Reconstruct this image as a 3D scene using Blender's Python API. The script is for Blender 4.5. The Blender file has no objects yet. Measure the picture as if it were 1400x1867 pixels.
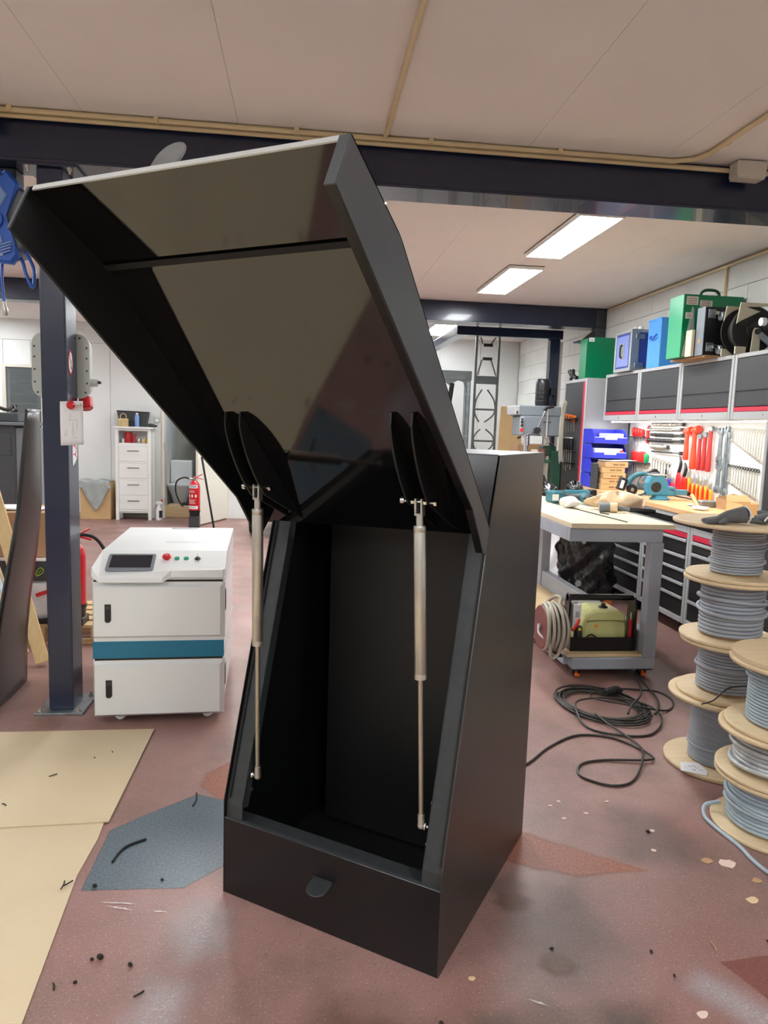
import bpy, bmesh, math, random
from mathutils import Vector, Matrix, Quaternion
from math import pi, sin, cos, radians
random.seed(7)
sc = bpy.context.scene
COL = sc.collection
# ------------------------------------------------------------------ camera
CAM_H = 1.45
F_PX = 1300.0
def make_camera():
    cx, cy = 700.0, 933.5
    d = Vector(((555 - cx) / F_PX, (772 - cy) / F_PX, 1.0)).normalized()   # room depth axis in camera space (x right, y down, z forward)
    a = math.atan(0.0325)
    h = Vector((cos(a), sin(a), 0))
    down = d.cross(h).normalized()
    right = down.cross(d)
    up = -down
    # rows: world axes in camera space; the camera's own axes in world space are its columns
    ax = Vector((right.x, d.x, up.x)); ay = Vector((right.y, d.y, up.y)); az = Vector((right.z, d.z, up.z))
    m = Matrix((( ax.x, -ay.x, -az.x, 0), (ax.y, -ay.y, -az.y, 0), (ax.z, -ay.z, -az.z, CAM_H), (0, 0, 0, 1)))
    cam = bpy.data.cameras.new('camera'); ob = bpy.data.objects.new('camera', cam); COL.objects.link(ob)
    ob.matrix_world = m
    cam.sensor_fit = 'VERTICAL'; cam.sensor_height = 24.0; cam.lens = F_PX / 1867.0 * 24.0
    cam.clip_start = 0.05; cam.clip_end = 100
    sc.camera = ob
make_camera()
# ------------------------------------------------------------------ world, light, exposure
w = bpy.data.worlds.new('world'); sc.world = w; w.use_nodes = True
w.node_tree.nodes['Background'].inputs[0].default_value = (0.8, 0.85, 0.9, 1)
w.node_tree.nodes['Background'].inputs[1].default_value = 0.02
LAMP = 40.0        # radiance of the ceiling lamps
LAMP_COL = (0.94, 0.98, 1.0)
STRIP = 34.0       # radiance of the strips under the wall cabinets
vs = sc.view_settings
vs.view_transform = 'Standard'; vs.look = 'None'; vs.exposure = 0.0; vs.gamma = 1.0; vs.use_curve_mapping = False
# ------------------------------------------------------------------ materials
MATS = {}
def lin(c):
    return tuple(((v / 255) / 12.92 if v / 255 <= 0.04045 else ((v / 255 + 0.055) / 1.055) ** 2.4) for v in c) + (1.0,)
def mat(name, c, rough=0.5, metal=0.0, var=0.0, vs_=6.0, bump=0.0, bs=60.0, ior=1.5, c2=None, stretch=None, coat=0.0, trans=0.0, alpha=1.0, sheen=0.0):
    if name in MATS: return MATS[name]
    m = bpy.data.materials.new(name); m.use_nodes = True
    nt = m.node_tree; b = nt.nodes['Principled BSDF']
    b.inputs['Base Color'].default_value = lin(c); b.inputs['Roughness'].default_value = rough
    b.inputs['Metallic'].default_value = metal; b.inputs['IOR'].default_value = ior
    b.inputs['Coat Weight'].default_value = coat; b.inputs['Transmission Weight'].default_value = trans
    b.inputs['Alpha'].default_value = alpha
    if var or bump or c2:
        tc = nt.nodes.new('ShaderNodeTexCoord'); mp = nt.nodes.new('ShaderNodeMapping')
        nt.links.new(tc.outputs['Object'], mp.inputs[0])
        if stretch: mp.inputs['Scale'].default_value = stretch
    if var or c2:
        n = nt.nodes.new('ShaderNodeTexNoise'); n.inputs['Scale'].default_value = vs_; n.inputs['Detail'].default_value = 5; n.inputs['Roughness'].default_value = 0.6
        nt.links.new(mp.outputs[0], n.inputs[0])
        r = nt.nodes.new('ShaderNodeValToRGB'); e = r.color_ramp.elements
        e[0].position = 0.3; e[1].position = 0.7
        a = lin(c)
        if c2: e[0].color = a; e[1].color = lin(c2)
        else:
            e[0].color = tuple(max(0, v * (1 - var)) for v in a[:3]) + (1,); e[1].color = tuple(min(1, v * (1 + var)) for v in a[:3]) + (1,)
        nt.links.new(n.outputs[0], r.inputs[0]); nt.links.new(r.outputs[0], b.inputs['Base Color'])
    if bump:
        n2 = nt.nodes.new('ShaderNodeTexNoise'); n2.inputs['Scale'].default_value = bs; n2.inputs['Detail'].default_value = 3
        nt.links.new(mp.outputs[0], n2.inputs[0])
        bp = nt.nodes.new('ShaderNodeBump'); bp.inputs['Strength'].default_value = bump; bp.inputs['Distance'].default_value = 0.01
        nt.links.new(n2.outputs[0], bp.inputs['Height']); nt.links.new(bp.outputs[0], b.inputs['Normal'])
    MATS[name] = m
    return m
def emit(name, c, s):
    m = bpy.data.materials.new(name); m.use_nodes = True; nt = m.node_tree
    b = nt.nodes['Principled BSDF']; b.inputs['Base Color'].default_value = (0.9, 0.9, 0.9, 1)
    b.inputs['Emission Color'].default_value = c + (1,); b.inputs['Emission Strength'].default_value = s
    MATS[name] = m; return m
def wood(name, c, c2, axis=0, rough=0.55, sc_=3.0, coat=0.0):
    s = [18, 18, 18]; s[axis] = 1.2
    return mat(name, c, rough, c2=c2, vs_=sc_, stretch=tuple(s), bump=0.05, bs=6, coat=coat)
# ------------------------------------------------------------------ mesh builder
ROT = lambda r: (Matrix.Rotation(r[2], 3, 'Z') @ Matrix.Rotation(r[1], 3, 'Y') @ Matrix.Rotation(r[0], 3, 'X'))
def smooth_pts(pts, n=6, closed=False):
    P = [Vector(p) for p in pts]; N = len(P); out = []
    rng = range(N) if closed else range(N - 1)
    for i in rng:
        if closed: p0, p1, p2, p3 = P[i - 1], P[i], P[(i + 1) % N], P[(i + 2) % N]
        else: p0, p1, p2, p3 = P[max(i - 1, 0)], P[i], P[i + 1], P[min(i + 2, N - 1)]
        for k in range(n):
            t = k / n
            out.append(0.5 * ((2 * p1) + (p2 - p0) * t + (2 * p0 - 5 * p1 + 4 * p2 - p3) * t * t + (3 * p1 - p0 - 3 * p2 + p3) * t ** 3))
    if not closed: out.append(P[-1])
    return out
class MB:
    def __init__(s): s.bm = bmesh.new()
    def add(s, vs, fs, sm=False):
        V = [s.bm.verts.new(v) for v in vs]; F = []
        for f in fs:
            try: F.append(s.bm.faces.new([V[i] for i in f])); F[-1].smooth = sm
            except ValueError: pass
        return V, F
    def flat(s):
        for f in s.bm.faces: f.smooth = False
        return s
    def box(s, c, d, r=(0, 0, 0), bev=0.0, seg=1):
        m = ROT(r); c = Vector(c); h = [x / 2 for x in d]
        vs = [c + m @ Vector((x * h[0], y * h[1], z * h[2])) for x in (-1, 1) for y in (-1, 1) for z in (-1, 1)]
        V, F = s.add(vs, [(0, 1, 3, 2), (4, 6, 7, 5), (0, 4, 5, 1), (2, 3, 7, 6), (0, 2, 6, 4), (1, 5, 7, 3)])
        if bev:
            es = {e for f in F for e in f.edges}
            bmesh.ops.bevel(s.bm, geom=list(es), offset=bev, segments=seg, affect='EDGES', profile=0.6)
        return s
    def bb(s, x0, x1, y0, y1, z0, z1, bev=0.0, seg=1):
        return s.box(((x0 + x1) / 2, (y0 + y1) / 2, (z0 + z1) / 2), (abs(x1 - x0), abs(y1 - y0), abs(z1 - z0)), (0, 0, 0), bev, seg)
    def cyl(s, p0, p1, r0, r1=None, seg=16, cap=True):
        return s.loft([(p0, r0), (p1, r0 if r1 is None else r1)], seg, cap)
    def loft(s, prof, seg=16, cap=True):   # prof: list of (point on axis, radius), straight axis
        p0 = Vector(prof[0][0]); p1 = Vector(prof[-1][0]); d = (p1 - p0)
        if d.length < 1e-9: d = Vector((0, 0, 1))
        d.normalize(); a = d.orthogonal().normalized(); b = d.cross(a)
        vs = []
        for p, r in prof:
            p = Vector(p)
            for k in range(seg):
                t = 2 * pi * k / seg; vs.append(p + a * (r * cos(t)) + b * (r * sin(t)))
        fs = []
        for i in range(len(prof) - 1):
            for k in range(seg):
                k2 = (k + 1) % seg; fs.append((i * seg + k, i * seg + k2, (i + 1) * seg + k2, (i + 1) * seg + k))
        if cap:
            fs.append(tuple(reversed(range(seg)))); n = (len(prof) - 1) * seg; fs.append(tuple(n + k for k in range(seg)))
        V, F = s.add(vs, fs, seg > 6)
        if cap:
            F[-1].smooth = False; F[-2].smooth = False
        return s
    def tube(s, pts, r, seg=8, closed=False, cap=True, sm=0):
        if sm:
            if isinstance(r, (list, tuple)):
                r = [r[min(int(k / sm), len(r) - 1)] + (r[min(int(k / sm) + 1, len(r) - 1)] - r[min(int(k / sm), len(r) - 1)]) * (k % sm) / sm for k in range((len(pts) - 1) * sm + 1)]
            pts = smooth_pts(pts, sm, closed)
        P = [Vector(p) for p in pts]; N = len(P); vs = []
        T = []
        for i in range(N):
            if closed: t = P[(i + 1) % N] - P[i - 1]
            else: t = P[min(i + 1, N - 1)] - P[max(i - 1, 0)]
            T.append(t.normalized() if t.length > 1e-9 else Vector((0, 0, 1)))
        a = T[0].orthogonal().normalized()
        for i in range(N):
            if i:
                q = T[i - 1].rotation_difference(T[i]); a = q @ a
            a = (a - T[i] * a.dot(T[i])).normalized(); b = T[i].cross(a)
            rr = r[i] if isinstance(r, (list, tuple)) else r
            for k in range(seg):
                t = 2 * pi * k / seg; vs.append(P[i] + a * (rr * cos(t)) + b * (rr * sin(t)))
        fs = []
        for i in range(N if closed else N - 1):
            j = (i + 1) % N
            for k in range(seg):
                k2 = (k + 1) % seg; fs.append((i * seg + k, i * seg + k2, j * seg + k2, j * seg + k))
        if cap and not closed:
            fs.append(tuple(reversed(range(seg)))); fs.append(tuple((N - 1) * seg + k for k in range(seg)))
        s.add(vs, fs, True); return s
    def prism(s, pts, o, ex, ey, t, bev=0.0):    # polygon in (ex, ey), extruded by vector t
        o, ex, ey, t = Vector(o), Vector(ex), Vector(ey), Vector(t)
        n = len(pts); A = [o + ex * p[0] + ey * p[1] for p in pts]
        vs = A + [a + t for a in A]
        fs = [tuple(range(n)), tuple(range(2 * n - 1, n - 1, -1))] + [(i, i + n, (i + 1) % n + n, (i + 1) % n) for i in range(n)]
        V, F = s.add(vs, fs)
        if bev:
            es = {e for f in F[:2] for e in f.edges}
            bmesh.ops.bevel(s.bm, geom=list(es), offset=bev, segments=1, affect='EDGES')
        return s
    def ring(s, c, R, r, axis=(0, 0, 1), n=28, seg=7, sx=1.0, sy=1.0):
        c = Vector(c); ax = Vector(axis).normalized(); a = ax.orthogonal().normalized()
        if abs(ax.z) > 0.99: a = Vector((1, 0, 0))
        b = ax.cross(a)
        return s.tube([c + a * (R * sx * cos(2 * pi * k / n)) + b * (R * sy * sin(2 * pi * k / n)) for k in range(n)], r, seg, closed=True)
    def ball(s, c, r, sx=1, sy=1, sz=1, u=14, v=9, rot=(0, 0, 0)):
        m = ROT(rot); c = Vector(c); vs = []; fs = []
        for i in range(v + 1):
            ph = pi * i / v
            for k in range(u):
                t = 2 * pi * k / u
                vs.append(c + m @ Vector((r * sx * sin(ph) * cos(t), r * sy * sin(ph) * sin(t), r * sz * cos(ph))))
        for i in range(v):
            for k in range(u):
                k2 = (k + 1) % u; fs.append((i * u + k, (i + 1) * u + k, (i + 1) * u + k2, i * u + k2))
        V, F = s.add(vs, fs, True); bmesh.ops.remove_doubles(s.bm, verts=V, dist=1e-5); return s
    def grid(s, f, nu, nv):
        vs = [f(i / nu, j / nv) for j in range(nv + 1) for i in range(nu + 1)]
        fs = [(j * (nu + 1) + i, j * (nu + 1) + i + 1, (j + 1) * (nu + 1) + i + 1, (j + 1) * (nu + 1) + i) for j in range(nv) for i in range(nu)]
        s.add(vs, fs, True); return s
    def build(s, name, m, parent=None, ang=None, recalc=True, solid=0.0):
        if recalc: bmesh.ops.recalc_face_normals(s.bm, faces=s.bm.faces)
        me = bpy.data.meshes.new(name); s.bm.to_mesh(me); s.bm.free()
        if ang: me.polygons.foreach_set('use_smooth', [True] * len(me.polygons))
        fl = [p.use_smooth for p in me.polygons]
        me.set_sharp_from_angle(angle=radians(ang or 62))
        me.polygons.foreach_set('use_smooth', fl)
        if m: me.materials.append(MATS[m] if isinstance(m, str) else m)
        o = bpy.data.objects.new(name, me); COL.objects.link(o)
        if parent: o.parent = parent
        if solid:
            md = o.modifiers.new('solid', 'SOLIDIFY'); md.thickness = solid
        return o
def tag(o, label=None, cat=None, group=None, kind=None):
    if label: o['label'] = label
    if cat: o['category'] = cat
    if group: o['group'] = group
    if kind: o['kind'] = kind
    return o
def thing(name, label, cat, loc=(0, 0, 0), rz=0.0, group=None):
    o = bpy.data.objects.new(name, None); COL.objects.link(o); o.location = loc; o.rotation_euler = (0, 0, rz)
    o.empty_display_size = 0.1
    return tag(o, label, cat, group)
def dup(root, loc=None, rz=None, label=None, parent=None):
    c = root.copy(); COL.objects.link(c)
    if parent: c.parent = parent
    if loc is not None: c.location = loc
    if rz is not None: c.rotation_euler = (0, 0, rz)
    if label: c['label'] = label
    for ch in list(root.children): dup(ch, parent=c)
    return c
def part_copy(o, parent, loc):
    c = o.copy(); COL.objects.link(c); c.parent = parent; c.location = loc; return c
ORD = ['first', 'second', 'third', 'fourth', 'fifth', 'sixth', 'seventh', 'eighth', 'ninth', 'tenth', 'eleventh', 'twelfth', 'thirteenth', 'fourteenth', 'fifteenth', 'sixteenth']
# ------------------------------------------------------------------ palette
mat('black_coat', (15, 16, 17), 0.28, ior=1.5, var=0.15, vs_=3, bump=0.015, bs=300)
mat('black_gloss', (14, 14, 15), 0.06, ior=1.85, var=0.1, vs_=3, bump=0.002, bs=120)
mat('black_satin', (13, 14, 15), 0.5, ior=1.5, var=0.2, vs_=4)
mat('strip_grey', (44, 48, 50), 0.5, var=0.2, vs_=30)
mat('bare_edge', (196, 200, 202), 0.28, metal=0.9)
mat('galv', (150, 160, 165), 0.38, metal=0.85, var=0.25, vs_=14)
mat('steel', (200, 198, 188), 0.36, metal=0.9, var=0.06, vs_=20)
mat('steel_warm', (178, 170, 156), 0.34, metal=0.9, var=0.06, vs_=30)
mat('chrome', (214, 214, 214), 0.14, metal=1.0)
mat('dark_steel', (70, 71, 72), 0.36, metal=0.9, var=0.2, vs_=20)
mat('grey_steel', (104, 110, 110), 0.5, metal=0.3, var=0.2, vs_=9)
mat('navy', (28, 38, 62), 0.24, var=0.12, vs_=5, ior=1.5, bump=0.05, bs=24, coat=0.25)
mat('white_paint', (222, 224, 222), 0.6, var=0.03, vs_=2.5, bump=0.02, bs=60)
mat('white_block', (218, 219, 215), 0.7, var=0.035, vs_=5, bump=0.06, bs=90)
mat('mortar', (210, 211, 207), 0.8)
mat('ceiling_board', (236, 231, 225), 0.75, var=0.025, vs_=1.5)
mat('ceiling_gap', (226, 220, 214), 0.8)
mat('conduit', (220, 200, 158), 0.45, var=0.05, vs_=9)
mat('cream_plastic', (206, 200, 188), 0.45)
mat('machine_white', (226, 229, 228), 0.32, var=0.01, vs_=2, coat=0.15)
mat('furn_white', (236, 237, 234), 0.4)
mat('teal', (24, 112, 142), 0.4)
mat('black_plastic', (22, 22, 23), 0.4)
mat('grey_plastic', (112, 119, 126), 0.42)
mat('dark_grey', (58, 61, 64), 0.5)
mat('screen', (24, 30, 42), 0.16, var=0.35, vs_=9)
mat('red_plastic', (206, 34, 44), 0.3)
mat('red_gloss', (196, 22, 34), 0.22, coat=0.4)
mat('yellow', (232, 190, 30), 0.45)
mat('green_btn', (16, 146, 112), 0.35)
mat('cab_grey', (170, 172, 173), 0.42, var=0.03, vs_=3)
mat('cab_black', (50, 51, 54), 0.45, var=0.06, vs_=4)
mat('drawer_black', (28, 28, 31), 0.42, var=0.08, vs_=4)
mat('cab_red', (196, 32, 62), 0.42)
mat('rubber', (20, 20, 21), 0.7, var=0.15, vs_=30)
mat('cable_grey', (158, 163, 172), 0.42)
mat('cable_blue', (166, 182, 192), 0.42)
mat('cable_clear', (190, 194, 194), 0.3, metal=0.2, var=0.2, vs_=25)
mat('cable_black', (52, 49, 46), 0.42)
mat('hose_grey', (176, 170, 154), 0.5)
mat('cardboard', (176, 140, 104), 0.8, var=0.06, vs_=8)
mat('cardboard_light', (206, 172, 124), 0.8, var=0.05, vs_=10)
mat('paper', (232, 233, 236), 0.75, var=0.02, vs_=9)
mat('white_plastic', (234, 235, 236), 0.4)
mat('bag_black', (30, 31, 33), 0.24, var=0.2, vs_=6, ior=1.6, bump=0.45, bs=16)
mat('bag_white', (226, 228, 230), 0.5)
mat('bag_tan', (226, 190, 140), 0.35, c2=(236, 214, 184), vs_=9)
mat('cloth_grey', (156, 162, 160), 0.9, var=0.12, vs_=18, bump=0.15, bs=60)
mat('green_case', (0, 118, 76), 0.32, var=0.05, vs_=3)
mat('blue_case', (70, 150, 226), 0.42)
mat('navy_case', (44, 66, 148), 0.5, var=0.1, vs_=20)
mat('blue_bin', (48, 56, 196), 0.38)
mat('blue_reel', (46, 98, 196), 0.34)
mat('blue_reel_light', (120, 152, 204), 0.4)
mat('tool_teal', (38, 104, 118), 0.42)
mat('vise_blue', (66, 138, 162), 0.4, var=0.08, vs_=12)
mat('orange', (232, 110, 36), 0.45)
mat('tool_red', (226, 40, 34), 0.4)
mat('tool_orange', (244, 78, 50), 0.42)
mat('tool_yellow', (242, 166, 36), 0.42)
mat('tool_pink', (214, 30, 70), 0.42)
mat('tool_green', (0, 150, 84), 0.42)
mat('hammer_red', (186, 54, 52), 0.45, var=0.1, vs_=12)
mat('lime', (206, 208, 142), 0.42, var=0.04, vs_=4)
mat('table_grey', (158, 165, 174), 0.42, var=0.08, vs_=6)
mat('drill_grey', (120, 128, 134), 0.4, var=0.05, vs_=5)
mat('drill_green', (34, 74, 54), 0.45, var=0.15, vs_=9)
mat('motor_black', (26, 27, 31), 0.3)
mat('door_cream', (226, 222, 208), 0.5)
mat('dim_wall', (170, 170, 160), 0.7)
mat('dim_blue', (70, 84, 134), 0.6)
mat('ceramic', (236, 238, 238), 0.15)
mat('speaker_grey', (72, 75, 78), 0.7, var=0.1, vs_=40)
mat('speaker_side', (120, 124, 128), 0.6)
mat('window_dark', (58, 60, 56), 0.6)
mat('cream_metal', (196, 190, 166), 0.5)
mat('basket', (214, 190, 142), 0.8, var=0.2, vs_=40)
mat('red_brown', (118, 60, 54), 0.5)
mat('glove', (98, 100, 102), 0.75, var=0.15, vs_=30)
mat('glove_in', (86, 94, 116), 0.9)
mat('shed_grey', (190, 196, 190), 0.45)
mat('chip_light', (216, 190, 176), 0.8)
mat('chip_dark', (40, 32, 28), 0.8)
wood('ply', (206, 178, 136), (220, 196, 156), 0)
wood('ply_y', (216, 200, 168), (228, 213, 184), 1)
wood('pine', (214, 180, 124), (226, 198, 146), 2)
wood('beech', (206, 158, 108), (224, 182, 132), 1, rough=0.45, coat=0.1)
wood('pallet', (190, 158, 112), (208, 178, 134), 0)
wood('handle_wood', (190, 146, 98), (206, 168, 120), 0)
wood('flange_ply', (214, 190, 150), (224, 202, 166), 0)
emit('lamp_glow', LAMP_COL, LAMP)
emit('strip_glow', (1.0, 0.97, 0.93), STRIP)
def glass_mat(name, c, rough=0.05, a=0.25):
    m = bpy.data.materials.new(name); m.use_nodes = True; nt = m.node_tree
    b = nt.nodes['Principled BSDF']; b.inputs['Base Color'].default_value = lin(c); b.inputs['Roughness'].default_value = rough
    tr = nt.nodes.new('ShaderNodeBsdfTransparent'); mx = nt.nodes.new('ShaderNodeMixShader'); mx.inputs[0].default_value = a
    nt.links.new(tr.outputs[0], mx.inputs[1]); nt.links.new(b.outputs[0], mx.inputs[2]); nt.links.new(mx.outputs[0], nt.nodes['Material Output'].inputs[0])
    MATS[name] = m
glass_mat('pane', (150, 160, 160), 0.05, 0.2)
glass_mat('clear_sheet', (210, 214, 212), 0.12, 0.35)
# ------------------------------------------------------------------ floor
def floor_material():
    m = bpy.data.materials.new('floor_coating'); m.use_nodes = True; nt = m.node_tree; L = nt.links
    b = nt.nodes['Principled BSDF']; tc = nt.nodes.new('ShaderNodeTexCoord')
    def noise(s, d=4, r=0.55):
        n = nt.nodes.new('ShaderNodeTexNoise'); n.inputs['Scale'].default_value = s; n.inputs['Detail'].default_value = d; n.inputs['Roughness'].default_value = r
        L.new(tc.outputs['Object'], n.inputs[0]); return n
    def ramp(src, p0, c0, p1, c1):
        r = nt.nodes.new('ShaderNodeValToRGB'); e = r.color_ramp.elements; e[0].position = p0; e[1].position = p1; e[0].color = c0; e[1].color = c1
        L.new(src, r.inputs[0]); return r
    def mix(f, a, c, t='MIX'):
        x = nt.nodes.new('ShaderNodeMix'); x.data_type = 'RGBA'; x.blend_type = t
        if isinstance(f, float): x.inputs[0].default_value = f
        else: L.new(f, x.inputs[0])
        for i, v in ((6, a), (7, c)):
            if isinstance(v, tuple): x.inputs[i].default_value = v
            else: L.new(v, x.inputs[i])
        return x.outputs[2]
    base = ramp(noise(0.9, 5).outputs[0], 0.32, lin((134, 98, 92)), 0.68, lin((158, 122, 115))).outputs[0]
    # worn patches (brownish-grey), fine flake speckle
    worn = ramp(noise(2.2, 8, 0.7).outputs[0], 0.46, (0, 0, 0, 1), 0.68, (1, 1, 1, 1)).outputs[0]
    c = mix(worn, base, lin((122, 98, 88)))
    sp = ramp(noise(150, 2, 0.7).outputs[0], 0.58, (0, 0, 0, 1), 0.70, (1, 1, 1, 1)).outputs[0]
    sepf = nt.nodes.new('ShaderNodeMath'); sepf.operation = 'MULTIPLY'; L.new(sp, sepf.inputs[0]); sepf.inputs[1].default_value = 0.5
    c = mix(sepf.outputs[0], c, lin((196, 172, 166)))
    sd = ramp(noise(95, 3, 0.7).outputs[0], 0.30, (1, 1, 1, 1), 0.42, (0, 0, 0, 1)).outputs[0]
    sdf = nt.nodes.new('ShaderNodeMath'); sdf.operation = 'MULTIPLY'; L.new(sd, sdf.inputs[0]); sdf.inputs[1].default_value = 0.5
    c = mix(sdf.outputs[0], c, lin((78, 50, 48)))
    L.new(c, b.inputs['Base Color'])
    r = ramp(noise(2.3, 4).outputs[0], 0.3, (0.30, 0.30, 0.30, 1), 0.7, (0.5, 0.5, 0.5, 1)); L.new(r.outputs[0], b.inputs['Roughness'])
    bp = nt.nodes.new('ShaderNodeBump'); bp.inputs['Strength'].default_value = 0.12; bp.inputs['Distance'].default_value = 0.004
    L.new(noise(160, 2).outputs[0], bp.inputs['Height']); L.new(bp.outputs[0], b.inputs['Normal'])
    MATS['floor_coating'] = m
floor_material()
def stain_mat(name, c, edge=0.5, amt=1.0, ns=9.0, rough=0.45, nstr=0.35):
    """paint or dirt lying on the coating: irregular alpha edge in the patch's own coordinates"""
    m = bpy.data.materials.new(name); m.use_nodes = True; nt = m.node_tree; L = nt.links
    b = nt.nodes['Principled BSDF']; b.inputs['Roughness'].default_value = rough
    tc = nt.nodes.new('ShaderNodeTexCoord')
    n0 = nt.nodes.new('ShaderNodeTexNoise'); n0.inputs['Scale'].default_value = 130; L.new(tc.outputs['Object'], n0.inputs[0])
    r0 = nt.nodes.new('ShaderNodeValToRGB'); a = lin(c); e = r0.color_ramp.elements; e[0].position = 0.35; e[1].position = 0.68
    e[0].color = tuple(v * 0.72 for v in a[:3]) + (1,); e[1].color = tuple(min(1, v * 1.28) for v in a[:3]) + (1,)
    L.new(n0.outputs[0], r0.inputs[0]); L.new(r0.outputs[0], b.inputs['Base Color'])
    at = nt.nodes.new('ShaderNodeAttribute'); at.attribute_name = 'fade'
    n = nt.nodes.new('ShaderNodeTexNoise'); n.inputs['Scale'].default_value = ns; n.inputs['Detail'].default_value = 6; L.new(tc.outputs['Object'], n.inputs[0])
    s = nt.nodes.new('ShaderNodeMath'); s.operation = 'SUBTRACT'; L.new(n.outputs[0], s.inputs[0]); s.inputs[1].default_value = 0.5
    s2 = nt.nodes.new('ShaderNodeMath'); s2.operation = 'MULTIPLY_ADD'; L.new(s.outputs[0], s2.inputs[0]); s2.inputs[1].default_value = nstr * 2; L.new(at.outputs['Fac'], s2.inputs[2])
    mr = nt.nodes.new('ShaderNodeMapRange'); mr.interpolation_type = 'SMOOTHSTEP'; L.new(s2.outputs[0], mr.inputs[0]); mr.inputs[1].default_value = 0.5 - edge / 2; mr.inputs[2].default_value = 0.5 + edge / 2; mr.inputs[4].default_value = amt
    tr = nt.nodes.new('ShaderNodeBsdfTransparent'); mx = nt.nodes.new('ShaderNodeMixShader')
    L.new(mr.outputs[0], mx.inputs[0]); L.new(tr.outputs[0], mx.inputs[1]); L.new(b.outputs[0], mx.inputs[2]); L.new(mx.outputs[0], nt.nodes['Material Output'].inputs[0])
    MATS[name] = m
FLOOR = tag(MB().bb(-5.2, 3.32, -4.3, 12.6, -0.12, 0.0).build('floor', 'floor_coating'), kind='structure')
LAYER = [0.0006]
def stain(name, pts, m, fringe=0.05, label=None):
    """floor patch polygon with a fading fringe"""
    P = [Vector((p[0], p[1], 0)) for p in pts]; c = sum(P, Vector()) / len(P)
    z = LAYER[0]; LAYER[0] += 0.00012
    n = len(P); bm = bmesh.new()
    inner = [bm.verts.new((p.x, p.y, z)) for p in P]
    # outward offset by edge normals
    area = sum(P[i].x * P[(i + 1) % n].y - P[(i + 1) % n].x * P[i].y for i in range(n)); sg = 1 if area > 0 else -1
    outer = []; inn2 = []
    for i in range(n):
        d0 = (P[i] - P[i - 1]).normalized(); d1 = (P[(i + 1) % n] - P[i]).normalized()
        nn = (Vector((d0.y, -d0.x, 0)) + Vector((d1.y, -d1.x, 0)))
        nn = nn.normalized() * sg if nn.length > 1e-6 else (P[i] - c).normalized()
        outer.append(bm.verts.new((P[i] + nn * fringe).to_tuple()[:2] + (z,)))
        inn2.append(bm.verts.new((P[i] - nn * fringe).to_tuple()[:2] + (z,)))
    bm.verts.ensure_lookup_table()
    for i in range(n):
        j = (i + 1) % n
        bm.faces.new((inner[i], inner[j], outer[j], outer[i])); bm.faces.new((inn2[i], inn2[j], inner[j], inner[i]))
    bm.faces.new(inn2)
    bmesh.ops.recalc_face_normals(bm, faces=bm.faces)
    me = bpy.data.meshes.new(name); bm.to_mesh(me); bm.free()
    at = me.attributes.new('fade', 'FLOAT', 'POINT')
    vals = [0.5] * n + [0.0, 1.0] * n
    at.data.foreach_set('value', vals)
    me.materials.append(MATS[m]); o = bpy.data.objects.new(name, me); COL.objects.link(o); o.parent = FLOOR
    if label: o['label'] = label
    return o
stain_mat('paint_blue', (86, 98, 106), edge=0.3, nstr=0.25, rough=0.35)
stain_mat('paint_orange', (172, 112, 92), edge=0.6, amt=0.65, nstr=0.4)
stain_mat('paint_redbrown', (138, 74, 62), edge=0.35, amt=0.45, nstr=0.3)
stain_mat('dust_white', (196, 192, 194), edge=1.0, amt=0.38, nstr=0.5, ns=5, rough=0.6)
stain_mat('worn_grey', (112, 104, 100), edge=1.0, amt=0.34, nstr=0.5, ns=5)
stain_mat('worn_brown', (116, 92, 76), edge=0.9, amt=0.6, nstr=0.5, ns=4)
stain_mat('scrape', (214, 206, 200), edge=0.5, amt=0.7, nstr=0.7, ns=30)
stain('paint_patch', [(-.656, 2.125), (-.656, 2.452), (-.53, 2.571), (-.388, 2.69), (-.2, 2.6), (-.1, 2.42), (-.19, 2.27), (-.347, 2.119)], 'paint_blue', 0.012, 'blue-grey paint patch on the red floor')
stain('paint_patch', [(-.385, 2.75), (-.375, 2.86), (-.29, 2.95), (-.12, 2.9), (-.15, 2.62), (-.30, 2.65)], 'paint_orange', 0.02, 'orange paint patch on the red floor')
stain('paint_patch', [(.60, 2.25), (.70, 2.42), (.81, 2.36), (.988, 2.24), (1.166, 2.112), (.919, 2.1), (.795, 2.14)], 'paint_orange', 0.03)
stain('paint_patch', [(1.175, 1.70), (1.6, 1.74), (1.6, 1.25), (1.26, 1.48)], 'paint_redbrown', 0.015)
stain('dust_smear', [(-.34, 1.95), (-.29, 2.05), (-.2, 2.0), (-.2, 1.85), (-.3, 1.8)], 'dust_white', 0.06)
stain('dust_smear', [(-.42, 1.62), (-.36, 1.74), (-.27, 1.72), (-.3, 1.55), (-.38, 1.5)], 'dust_white', 0.06)
stain('dust_smear', [(1.03, 1.62), (1.10, 1.68), (1.28, 1.45), (1.22, 1.36)], 'dust_white', 0.05)
stain('worn_patch', [(.62, 1.98), (.9, 2.05), (.95, 1.8), (.78, 1.62), (.60, 1.7)], 'worn_grey', 0.12)
stain('worn_patch', [(1.2, 2.5), (1.42, 2.4), (1.4, 2.1), (1.15, 2.2)], 'worn_grey', 0.12)
stain('worn_patch', [(.1, 1.62), (.35, 1.55), (.9, 1.55), (.8, 1.25), (.0, 1.3)], 'worn_brown', 0.15)
stain('worn_patch', [(1.7, 4.3), (2.3, 4.5), (2.6, 3.6), (2.1, 3.3)], 'worn_grey', 0.2)
stain('worn_patch', [(2.1, 3.3), (2.5, 3.5), (2.6, 2.9), (2.2, 2.9)], 'dust_white', 0.15)
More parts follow.
